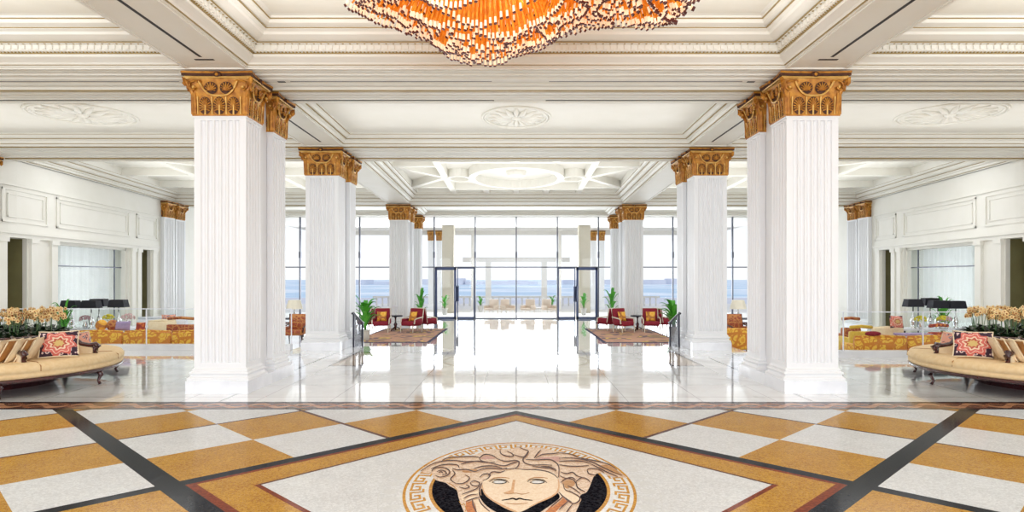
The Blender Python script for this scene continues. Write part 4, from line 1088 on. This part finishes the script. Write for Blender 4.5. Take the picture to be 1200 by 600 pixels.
# ------------------------------------------------------------------ round settees with orchid planters
def arc_pts(r, a0, a1, n): return [(r*cos(a0+(a1-a0)*i/n), r*sin(a0+(a1-a0)*i/n)) for i in range(n+1)]
def cushion_mesh(w, d, h):
    m = MB(); n = 10; vs = []; fs = []
    for sd in (-1, 1):
        for i in range(n+1):
            for j in range(n+1):
                u, v = -1+2*i/n, -1+2*j/n; b = d*((1-u**4)*(1-v**4))**0.5
                vs.append((w*u*(1-0.07*(1-v*v)), sd*b, h*v*(1-0.07*(1-u*u))))
    for sd in (0, 1):
        o_ = sd*(n+1)**2
        for i in range(n):
            for j in range(n):
                q = (o_+i*(n+1)+j, o_+(i+1)*(n+1)+j, o_+(i+1)*(n+1)+j+1, o_+i*(n+1)+j+1); fs.append(q if sd == 0 else q[::-1])
    m.add(vs, fs); return m
orchid_proto = None
def settee(cx, cy, side, s):
    t = thing('round_settee', f'round tan settee with dark wood frame at the {side} edge around an orchid planter', 'settee', (cx, cy, 0))
    R = 2.25; dR = 0.34
    m = MB(); m.lathe([(1.34, 0.30), (R-0.03, 0.30), (R, 0.33), (R, 0.375), (R-0.02, 0.395), (R+0.01, 0.41), (R+0.015, 0.47), (R-0.03, 0.53), (R-0.12, 0.555), (1.34, 0.55)], 0, 0, 72); m.build('seat', [TANUPH], t, True)
    m = MB()
    for k in range(8):
        a = 2*pi*k/8+0.25; m.tube([(1.45*cos(a), 1.45*sin(a), 0.556), ((R-0.12)*cos(a), (R-0.12)*sin(a), 0.556), ((R+0.01)*cos(a), (R+0.01)*sin(a), 0.50), ((R+0.012)*cos(a), (R+0.012)*sin(a), 0.41)], 0.008, 5)
    m.build('seat_seam', [BROWNSTR], t)
    m = MB(); m.lathe([(1.5, 0.24), (R-0.05, 0.235), (R-0.005, 0.25), (R+0.01, 0.28), (R-0.01, 0.305), (1.5, 0.305)], 0, 0, 72); m.build('rail', [MAHOG], t, True)
    for k in range(8):
        a = 2*pi*k/8 + LEGA[side]; c, s_ = cos(a), sin(a)
        m = MB(); m.tube([((R-0.10)*c, (R-0.10)*s_, 0.27), ((R-0.03)*c, (R-0.03)*s_, 0.18), ((R-0.09)*c, (R-0.09)*s_, 0.07), ((R-0.05)*c, (R-0.05)*s_, 0.0)], [0.055, 0.045, 0.022, 0.032], 8); m.build('leg', [MAHOG], t, True)
    m = MB(); m.lathe([(1.32, 0.5), (1.50, 0.5), (1.52, 0.62), (1.48, 0.80), (1.43, 0.90), (1.32, 0.90)], 0, 0, 60); m.build('backrest', [TANUPH], t, True)
    m = MB(); m.lathe([(1.30, 0.89), (1.46, 0.89), (1.48, 0.915), (1.46, 0.94), (1.30, 0.94)], 0, 0, 60); m.build('top_rail', [MAHOG], t, True)
    for a in ARMS[side]:
        c, s_ = cos(a), sin(a); m = MB()
        prof = [(1.08, 0.94), (1.22, 0.86), (1.38, 0.73), (1.52, 0.70), (1.64, 0.72), (1.69, 0.68), (1.66, 0.63), (1.61, 0.66)]
        m.tube([((r+dR)*c, (r+dR)*s_, z) for r, z in prof], [0.04, 0.045, 0.045, 0.045, 0.05, 0.045, 0.04, 0.03], 8); m.tube([(1.96*c, 1.96*s_, 0.70), (1.94*c, 1.94*s_, 0.62), (1.98*c, 1.98*s_, 0.54)], [0.045, 0.03, 0.04], 8)
        ar = m.build('armrest', [MAHOG], t, True)
        m = MB(); vs = []
        for sg in (-0.05, 0.05):
            for r, z in ((1.1, 0.53), (1.60, 0.53), (1.60, 0.66), (1.38, 0.70), (1.2, 0.84), (1.1, 0.88)): vs.append(((r+dR)*c - sg*s_, (r+dR)*s_ + sg*c, z))
        m.add(vs, [(0,1,2,3,4,5), (11,10,9,8,7,6)] + [(i, (i+1) % 6, 6+(i+1) % 6, 6+i)[::-1] for i in range(6)]); m.build('arm_panel', [CREAMUPH], ar)
    # planter
    p = thing('planter', f'low round planter inside the {side} settee holding the orchids', 'planter', (cx, cy, 0))
    m = MB(); m.lathe([(0.0, 0), (1.15, 0), (1.25, 0.2), (1.28, 0.80), (1.23, 0.80), (1.21, 0.72), (0, 0.72)], 0, 0, 48); m.build('planter_body', [MAHOG], p, False)
    m = MB(); m.lathe([(0, 0.72), (1.20, 0.72), (1.20, 0.85), (0, 0.87)], 0, 0, 32); m.build('soil', [LEAFD], p)
    # orchids
    global orchid_proto
    spots = []
    for ring_, cnt in ((1.17, 26), (0.93, 18), (0.66, 12), (0.38, 7), (0.08, 1)):
        for k in range(cnt): spots.append((ring_ + random.uniform(-.03, .03), 2*pi*k/cnt + ring_*3 + random.uniform(-.1, .1)))
    for i, (r, a) in enumerate(spots):
        lab = f'cream and amber orchid standing in the planter of the {side} round settee'
        X, Y = cx + r*cos(a), cy + r*sin(a)
        if orchid_proto is None or i % 9 == 0:
            o = thing('orchid', lab, 'orchid', (X, Y, 0.86), 0, f'orchids in the {side} planter')
            m = MB()
            for j in range(8): palm_leaf(m, (0, 0, -0.01), j*.8 + random.uniform(-.2, .2), random.uniform(0.20, 0.30), random.uniform(.9, 1.7), 0.045)
            m.build('leaf_rosette', [LEAFD], o)
            m = MB(); bl = []
            for q in range(2):
                aa = random.uniform(0, 6.28); lean = random.uniform(0.03, 0.10); h = random.uniform(0.40, 0.52)
                pts = [(lean*cos(aa)*tt*tt, lean*sin(aa)*tt*tt, h*tt) for tt in (0, .35, .7, 1.0)] + [(lean*1.5*cos(aa), lean*1.5*sin(aa), h+0.01)]
                m.tube(pts, 0.005, 5); bl.append((pts[-1], aa))
            m.build('stem', [STEM], o)
            m = MB()
            for (pt, aa) in bl:
                for q in range(6):
                    c = (pt[0] + random.uniform(-.07, .07), pt[1] + random.uniform(-.07, .07), pt[2] - random.uniform(-0.04, 0.09))
                    rot = random.uniform(0, 6.28); til = random.uniform(-0.4, 0.4)
                    for pe in range(5):
                        an = rot + pe*2*pi/5; L = 0.047
                        ux, uz = cos(an), sin(an); fx, fy = cos(aa), sin(aa)
                        tx, ty = -fy, fx
                        P = lambda u, w, dpt: (c[0] + tx*(u*ux - w*uz) + fx*dpt, c[1] + ty*(u*ux - w*uz) + fy*dpt, c[2] + (u*uz + w*ux))
                        m.add([P(0, 0, 0.0), P(L*.5, L*.38, .006), P(L, 0, -.004), P(L*.5, -L*.38, .006), P(L*.5, 0, .012)], [(0, 1, 4), (1, 2, 4), (2, 3, 4), (3, 0, 4)], 0)
                    m.sphere(c, 0.015, 6, 4, 1)
            m.build('blossom_spray', [PETAL, PETALC], o)['kind'] = 'stuff'
            orchid_proto = o
        else:
            dup(orchid_proto, (X, Y, 0.86), random.uniform(0, 6.28), lab, f'orchids in the {side} planter')
    return t
# arm angles (world angles about the settee centre) and leg phase
ARMS = {'left': [-0.6, 0.12, -1.5, -2.5, 1.2, 2.4], 'right': [pi+0.6, pi-0.12, pi+1.5, pi+2.5, pi-1.2, pi-2.4]}
LEGA = {'left': 0.0, 'right': pi}
LC = (-10.0, 12.0); RC = (9.95, 11.95)
settee(*LC, 'left', -1); settee(*RC, 'right', 1)
def put_cushion(cx, cy, r, a, w, d, h, m1, label, tilt=0.35, yaw=0.0, z=0.0):
    m = cushion_mesh(w, d, h); o = m.build('cushion', [m1], None, True, (cx + r*cos(a), cy + r*sin(a), 0.56 + h*0.97 + z))
    o.rotation_euler = (tilt if True else 0, 0, a + pi/2 + yaw); o.rotation_mode = 'XYZ'
    tag(o, label, 'cushion')
    pm = MB(); n = 40; L = []
    for i in range(n+1):
        q = 4*i/n; k = int(q) % 4; f = q - int(q)
        cs = [(-1,-1),(1,-1),(1,1),(-1,1),(-1,-1)]
        u = cs[k][0]*(1-f)+cs[k+1][0]*f; v = cs[k][1]*(1-f)+cs[k+1][1]*f
        L.append((w*u*(1-0.07*(1-v*v)), 0, h*v*(1-0.07*(1-u*u))))
    pm.tube(L, 0.012, 6); pm.build('piping', [CREAMUPH], o, True)
    return o
for side, c, sg in (('left', LC, 1), ('right', RC, -1)):
    A = lambda a: a if sg == 1 else pi - a
    put_cushion(*c, 1.78, A(-0.24), 0.30, 0.075, 0.24, FLORAL, f'square red floral cushion leaning on the {side} round settee', -0.35, -0.75*sg)
    put_cushion(*c, 1.66, A(0.20), 0.20, 0.06, 0.20, PFLORAL, f'white and plum floral cushion on the {side} settee behind its red floral cushion', -0.35, -0.5*sg)
    for k, (a, m1, nm) in enumerate(((-0.46, CREAMUPH, 'cream satin cushion nearest the red floral one'), (-0.53, BROWNSTR, 'brown satin cushion between two cream ones'), (-0.60, CREAMUPH, 'cream satin cushion, middle of the slanted row'), (-0.67, BROWNSTR, 'brown satin cushion further round the slanted row'), (-0.74, CREAMUPH, 'cream satin cushion, last before the picture edge'))):
        put_cushion(*c, 1.70, A(a), 0.20, 0.055, 0.22, m1, f'{nm} on the {side} round settee', 0.5, pi/2-0.75*sg if sg == 1 else -pi/2+0.75, -0.03)

# ------------------------------------------------------------------ lounges
def sofa(x, y, w, label, m1=BAROQ, rz=0.0, h=0.89, name='sofa'):
    t = thing(name, label, 'sofa' if w > 1 else 'armchair', (x, y, LOW), rz)
    # back faces the camera (-y)
    m = MB(); m.rbox(0, 0, 0.50, w/2, 0.10, 0.34, 0.06); m.tube([(-w/2+.03, 0, h-.06), (0, 0, h-0.03), (w/2-.03, 0, h-.06)], 0.05, 8); m.build('backrest', [m1], t, True)
    m = MB(); m.rbox(0, 0.42, 0.38, w/2-0.12, 0.34, 0.09, 0.05); m.build('seat_cushion', [m1], t, True)
    m = MB(); m.rbox(0, 0.4, 0.22, w/2-0.05, 0.40, 0.08, 0.03); m.build('seat_base', [m1], t, True)
    for sx in (-1, 1):
        m = MB(); m.rbox(sx*(w/2-0.09), 0.38, 0.42, 0.09, 0.38, 0.22, 0.06); m.build('armrest', [m1], t, True)
        for yy in (0.0, 0.72):
            m = MB(); m.tube([(sx*(w/2-.1), yy, 0.16), (sx*(w/2-.1), yy, 0)], [0.035, 0.02], 8); m.build('leg', [MAHOG], t)
    return t
def lamp(x, y, zt, label, shade=SHADEB, r=0.27, sh=0.27, h=0.6, name='table_lamp', square=True):
    """zt = height of the surface it stands on"""
    t = thing(name, label, 'lamp', (x, y, zt))
    m = MB()
    if square: m.loft([[(sx*r, sy*r*0.6, h) for sx, sy in ((-1,-1),(1,-1),(1,1),(-1,1))], [(sx*r*0.82, sy*r*0.5, h+sh) for sx, sy in ((-1,-1),(1,-1),(1,1),(-1,1))]], 0)
    else: m.lathe([(r, h), (r*0.72, h+sh)], 0, 0, 24)
    m.build('lamp_shade', [shade], t)
    m = MB(); m.lathe([(0.09, 0), (0.10, 0.03), (0.04, 0.06), (0.07, 0.15), (0.085, 0.25), (0.05, 0.35), (0.02, 0.42), (0.015, h+0.05)], 0, 0, 16); m.build('lamp_base', [SILVER], t, True)
    return t
def console(x, y, w, label, h=0.75, top=TABLEW, d=0.5, cat='table'):
    t = thing('console_table', label, cat, (x, y, LOW))
    m = MB(); m.box(-w/2, w/2, -d/2, d/2, h-0.06, h); m.build('tabletop', [top], t)
    for sx in (-1, 1):
        for sy in (-1, 1):
            m = MB(); m.box(sx*(w/2-.05)-.025, sx*(w/2-.05)+.025, sy*(d/2-.05)-.025, sy*(d/2-.05)+.025, 0, h-.06); m.build('leg', [BLACKM], t)
    return t
def bouquet(x, y, z, col, label, r=0.16):
    t = thing('flower_arrangement', label, 'flowers', (x, y, z))
    m = MB(); m.lathe([(0.05, 0), (0.08, 0.1), (0.05, 0.2), (0.06, 0.24)], 0, 0, 12); m.build('vase', [SILVER], t, True)
    m = MB()
    for k in range(42):
        th = random.uniform(0, 6.28); ph = random.uniform(-0.2, 1.5)
        m.sphere((r*cos(ph)*cos(th), r*cos(ph)*sin(th), 0.30 + 0.7*r*sin(ph)), 0.035, 6, 4)
    m.build('blossoms', [col], t)
def pillow(x, y, z, w, h, m1, label, rz=0.0, rnd=False):
    if rnd: m = MB(); m.sphere((0, 0, 0), 1.0, 16, 8, 0, (w, 0.09, h))
    else: m = cushion_mesh(w, 0.08, h)
    o = m.build('cushion', [m1], None, True, (x, y, z)); o.rotation_euler = (-0.2, 0, rz); tag(o, label, 'cushion'); return o

def W(px, Y): return (px - VX)*Y/F
def ZZ(py, Y): return 2 - (py - VY)*Y/F
# ---- left lounge
ys_ = 19.0
for a, b, nm in ((88, 145, 'leftmost, near the round settee'), (145, 202, 'middle of three'), (202, 259, 'rightmost, behind the big column')):
    sofa((W(a, ys_)+W(b, ys_))/2, ys_, W(b, ys_)-W(a, ys_)-0.03, f'golden baroque sofa seen from behind, left lounge, {nm}')
for px, m1, rnd, nm in ((120, ORCUSH, True, 'round amber cushion on the golden sofas of the left lounge'), (133, REDBROC, True, 'round dark red cushion beside the amber one in the left lounge')):
    pillow(W(px, 19.35), 19.3, ZZ(381, 19.3), 0.18, 0.17, m1, nm, 0, rnd)
pillow(W(145, 19.35), 19.3, ZZ(382, 19.3), 0.24, 0.15, PURPLE, 'lilac cushion right of the round cushions in the left lounge')
pillow(W(166, 19.35), 19.3, ZZ(383, 19.3), 0.14, 0.14, ORBROC, 'small orange cushion on the middle golden sofa of the left lounge')
sofa(W(212, 22.0), 22.0, 0.95, 'red-brown brocade armchair seen from behind near the left large column', REDBROC, 0, 1.10, 'armchair')
s2 = sofa(W(190, 23.5), 23.5, 0.95, 'cream armchair with pink cushion left of the red-brown armchair', CREAMUPH, 0.5, 0.9, 'armchair')
pillow(W(189, 23.3), 23.8, ZZ(376, 23.5), 0.24, 0.22, PFLORAL, 'pink floral cushion on the cream armchair in the left lounge', 0.4)
console(-13.85, 21.2, 2.3, 'long white table carrying black lamps in the left lounge', 0.78, d=0.7)
for px, Y, py, nm in ((83, 21.0, 361, 'leftmost'), (107, 21.0, 361, 'second from left, in front'), (116, 21.45, 359, 'second from right, behind'), (139, 21.2, 360, 'rightmost')):
    zt = LOW+0.78; lamp(W(px, Y), Y, zt, f'black shaded table lamp in the left lounge, {nm} of four', h=ZZ(py, Y)-zt, r=0.275, sh=0.25)
console(W(140, 22.4), 22.4, 1.6, 'small white table with flowers behind the lamps in the left lounge', 0.74, d=0.7)
bouquet(W(127, 22.3), 22.3, LOW+0.74, YELL, 'yellow flower arrangement under the black lamps in the left lounge')
bouquet(W(150, 22.3), 22.3, LOW+0.74, mat('pale_blossom', (0.8, 0.74, 0.72), 0.6, scale=30, col2=(0.5, 0.2, 0.2)), 'pale flower arrangement right of the yellow one in the left lounge', 0.2)
bouquet(W(106, 21.2), 20.95, LOW+0.78, mat('plum_blossom', (0.30, 0.08, 0.14), 0.6, scale=30, col2=(0.7, 0.6, 0.6)), 'plum and white flowers on the lamp table in the left lounge', 0.16)
sofa(-13.6, 24.6, 1.9, 'white sofa deep in the left lounge below the wide window', TABLEW, 0, 0.95)
console(W(172, 20.6), 20.6, 0.9, 'glass-bright low white table behind the middle golden sofa', 0.60)
potted(W(75, 20.3), 20.3, LOW, 2.35, 'green plant at the left end of the left wall window', 0.4, 34, lw=0.035)
# ---- right lounge
ys_ = 17.3
for a, b, nm in ((1000, 1062, 'left of two'), (1062, 1124, 'nearest the settee')):
    sofa((W(a, ys_)+W(b, ys_))/2, ys_, W(b, ys_)-W(a, ys_)-0.03, f'golden baroque sofa seen from behind, right lounge, {nm}')
sofa(W(1009, 19.2), 19.2, 0.72, 'yellow silk armchair back behind the left golden sofa of the right lounge', YELLUPH, 0, 1.02, 'armchair')
sofa(W(997, 20.6), 20.6, 0.62, 'red-brown brocade armchair beside the right large column', REDBROC, 0, 1.18, 'armchair')
pillow(W(1023, 17.3), 17.3, 0.475, 0.22, 0.07, BURG, 'burgundy bolster on the left golden sofa of the right lounge', 0, True)
sofa(W(1040, 20.8), 20.8, 1.0, 'cream sofa with red medallion cushion in the right lounge', CREAMUPH, 0, 0.86)
pillow(W(1045, 20.8), 20.55, ZZ(377, 20.6), 0.22, 0.20, FLORAL, 'dark red medallion cushion on the cream sofa of the right lounge')
console(W(1070, 18.6), 18.6, 0.86, 'lilac edged white table right of centre in the right lounge', 0.83, PURPLE)
sofa(W(1100, 19.0), 19.0, 0.72, 'orange brocade armchair with rolled arm behind the right golden sofa', ORBROC, 0.25, 1.08, 'armchair')
console(W(1096, 21.2), 21.2, 2.5, 'long white table carrying black lamps in the right lounge', 0.78, d=0.7)
for px, Y, py, nm in ((1070, 21.0, 359.5, 'leftmost'), (1090, 21.5, 358, 'second from left, behind'), (1099, 21.0, 361, 'second from right, in front'), (1120, 21.0, 361.5, 'rightmost')):
    zt = LOW+0.78; lamp(W(px, Y), Y, zt, f'black shaded table lamp in the right lounge, {nm} of four', h=ZZ(py, Y)-zt, r=0.275, sh=0.25)
bouquet(W(1079, 20.8), 20.8, LOW+0.78, YELL, 'yellow flower ball, left of two, under the black lamps of the right lounge')
bouquet(W(1105, 20.8), 20.8, LOW+0.78, YELL, 'yellow flower ball, right of two, under the black lamps of the right lounge')
bouquet(W(1116, 20.5), 20.8, LOW+0.78, MATS['plum_blossom'], 'plum and white flowers at the right end of the right lamp table', 0.15)
potted(W(1105, 22.4), 22.4, LOW, 2.6, 'green plant seen in front of the right wall window', 0.5, 34, lw=0.035)
# ---- seats seen between the near and middle columns
for s, side, px in ((-1, 'left', 346), (1, 'right', 866)):
    Y = 24.0
    armchair(W(px, Y), Y, 0.0 if s < 0 else 0.2, f'red brocade armchair seen between the {side} column pairs', (REDBROC, MAHOG), key='redb')
    console(W(px + (-2 if s < 0 else -2), 26.0), 26.0, 1.0, f'side table behind the red brocade armchair between the {side} columns', 0.65, top=MAHOG)
    lamp(W(px-1, 26.0), 26.0, LOW+0.65, f'white shaded lamp seen between the {side} column pairs', SHADEW, 0.33, 0.36, ZZ(362, 26.0)-(LOW+0.65), square=False)
sofa(W(868, 20.4), 20.4, 1.1, 'gold and black baroque armchair right of the right column pair', BAROQ, 0, 0.8, 'armchair')

# ------------------------------------------------------------------ chandelier
ch = thing('chandelier', 'huge amber chandelier of hanging glass rods with dark ends over the medallion', 'chandelier', (0, 8.2, 0))
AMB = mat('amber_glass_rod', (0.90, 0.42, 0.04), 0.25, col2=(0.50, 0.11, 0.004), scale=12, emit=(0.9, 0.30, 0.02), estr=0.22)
GLOWTIP = mat('frosted_rod_tip', (0.95, 0.80, 0.62), 0.3, scale=20, emit=(1.0, 0.75, 0.5), estr=0.42)  # lit fade at the rod ends, put in as cream colour and emission
TIPD = mat('dark_rod_cap', (0.10, 0.012, 0.008), 0.4, scale=10)
sil_px = [(405,-2),(437,20),(473,31),(503,40),(521,55),(546,65),(568,67),(605,60),(634,48),(664,33),(693,20),(711,15),(730,17),(766,24),(788,18),(816,4),(840,-6)]
def zb(x, y):
    px = VX + x*F/8.2
    for (a, za), (b, zb_) in zip(sil_px[:-1], sil_px[1:]):
        if a <= px <= b: py = za + (zb_-za)*(px-a)/(b-a); break
    else: py = -6
    z = 2 + (VY - py)*8.2/F
    d = (y-8.2)/1.5
    return z + 0.20*d*d*(1 if d < 0 else 3.0)
rods = []
ctrs = [((-0.42, 8.1), [0.22, 0.42, 0.75, 1.15, 1.6, 2.05], 0.0), ((1.15, 8.15), [0.16, 0.36, 0.7, 1.05], 1.5)]
for (c, radii, ph) in ctrs:
    for k, r in enumerate(radii):
        n = int(2*pi*r/0.056)
        for i in range(n):
            a = 2*pi*i/n; rr = r*(1 + 0.16*sin(3*a + ph + k*1.3) + 0.06*sin(7*a + k))
            x = c[0] + rr*cos(a)*1.05; y = c[1] + rr*sin(a)*0.72
            if abs(y-8.2) > 1.5 or not (-2.2 < x < 2.33): continue
            other = ctrs[1] if c == ctrs[0][0] else ctrs[0]
            z = zb(x, y) + 0.05*sin(5*a + 2*k) + (0.05 if k % 2 else 0.0) + random.uniform(-0.012, 0.02)
            rods.append((x, y-8.2, z, c[0]))
for i in range(420):   # edge fringe and fill
    x = random.uniform(-2.15, 2.28); y = random.uniform(-0.35, 0.75)
    rods.append((x, y, zb(x, 8.2+y) + 0.03 + random.uniform(0, 0.22)*(1 if y > 0 else 1.3), -0.1))
def rod(m, R):
    x, y, z, cx = R; dx = (x-cx); L = 1.0
    top = (x - dx*0.5, y*0.6, 6.1); mid = (x - dx*0.10, y*0.93, z+0.40)
    tx = x + 0.06*dx; 
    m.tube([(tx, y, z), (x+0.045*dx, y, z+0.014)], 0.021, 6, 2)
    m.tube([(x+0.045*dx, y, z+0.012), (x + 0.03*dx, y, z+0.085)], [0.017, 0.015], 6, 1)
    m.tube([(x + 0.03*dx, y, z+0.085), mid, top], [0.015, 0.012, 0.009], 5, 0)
rods.sort(key=lambda R: R[2])
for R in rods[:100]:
    m = MB(); rod(m, R); m.build('glass_rod', [AMB, GLOWTIP, TIPD], ch)
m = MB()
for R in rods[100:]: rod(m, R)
m.build('glass_rod_cluster', [AMB, GLOWTIP, TIPD], ch)['kind'] = 'stuff'
m = MB(); m.lathe([(0, 6.1), (1.0, 6.1), (1.02, 6.22), (0, 6.23)], 0, 0, 48, 0, 2.0, 1.1); m.build('ceiling_plate', [GOLD], ch)

# ------------------------------------------------------------------ light
w = bpy.data.worlds.new('World'); bpy.context.scene.world = w; w.use_nodes = True
bg = w.node_tree.nodes['Background']
N = Nd(w.node_tree)
tc = w.node_tree.nodes.new('ShaderNodeTexCoord'); sp = w.node_tree.nodes.new('ShaderNodeSeparateXYZ'); w.node_tree.links.new(tc.outputs['Generated'], sp.inputs[0])
h = N.m('MINIMUM', N.m('MAXIMUM', N.m('MULTIPLY', sp.outputs[2], 3.0), 0.0), 1.0)
w.node_tree.links.new(N.mix(h, (1.0, 1.0, 1.0), (0.84, 0.88, 1.0)), bg.inputs[0]); bg.inputs[1].default_value = 1.0
def area(name, loc, rot, sx, sy, power, col=(1, 1, 1)):
    l = bpy.data.lights.new(name, 'AREA'); l.shape = 'RECTANGLE'; l.size = sx; l.size_y = sy; l.energy = power; l.color = col
    o = bpy.data.objects.new(name, l); C.objects.link(o); o.location = loc; o.rotation_euler = rot; return o
area('entrance_daylight', (0, -7.5, 2.6), (pi/2+0.6, 0, 0), 28, 4.6, 2100, (0.90, 0.95, 1.0))  # unseen fill panel added behind the camera for columns and ceiling
area('terrace_daylight', (0, 45.5, 2.3), (-pi/2-0.2, 0, 0), 30, 4.5, 2200, (0.93, 0.96, 1.0))
for s in (-1, 1): area('window_daylight', (s*18.6, 24.4, 1.5), (pi/2, 0, s*pi/2), 4.4, 3.4, 50, (1, 1, 0.97))  # added panels lighting the side-wall curtains from the back
# unseen up-facing fill panels, added in the coffers to brighten the ceiling
for y0, y1, pw in ((1.0, 10.0, 210), (14.0, 16.6, 26), (21.0, 29.5, 130), (34.0, 36.4, 25)):
    for cx, sx in ((0, 8.2), (-10.6, 8.0), (10.6, 8.0)):
        area('cove_light', (cx, (y0+y1)/2, 5.62 if y0 != 14.0 else 5.5), (pi, 0, 0), sx, y1-y0, pw, (0.98, 0.98, 0.97))
for y0, y1, pw, z in ((1.0, 9.0, 75, 6.15), (14.2, 16.4, 75, 5.8), (20.6, 22.8, 150, 6.0)):  # down-facing fill panels added to brighten the floor, whose bounce lifts the soffits
    for cx, sx in ((0, 8.0), (-10.6, 8.0), (10.6, 8.0)):
        area('ceiling_downlight', (cx, (y0+y1)/2, z), (0, 0, 0), sx, y1-y0, pw, (0.97, 0.98, 1.0))
def pt(loc, e, col, r=0.3):
    l = bpy.data.lights.new('chandelier_bulb', 'POINT'); l.energy = e; l.color = col; l.shadow_soft_size = r
    o = bpy.data.objects.new('chandelier_bulb', l); C.objects.link(o); o.location = loc
pt((0, 8.2, 5.75), 60, (1, 0.7, 0.4))

# ------------------------------------------------------------------ camera
cam = bpy.data.cameras.new('camera'); co = bpy.data.objects.new('camera', cam); C.objects.link(co)
cam.sensor_width = 36; cam.sensor_fit = 'HORIZONTAL'; cam.lens = F*36/1200
cam.shift_x = -5/1200; cam.shift_y = 25/1200
co.location = (0, 0, EYE); co.rotation_euler = (pi/2, 0, 0); cam.clip_end = 2000
sc = bpy.context.scene; sc.camera = co
sc.view_settings.view_transform = 'Standard'; sc.view_settings.look = 'None'; sc.view_settings.gamma = 1; sc.view_settings.use_curve_mapping = False
sc.view_settings.exposure = 0.15
sc.cycles.use_denoising = True; sc.cycles.max_bounces = 10; sc.cycles.diffuse_bounces = 6; sc.cycles.transparent_max_bounces = 16; sc.cycles.glossy_bounces = 4
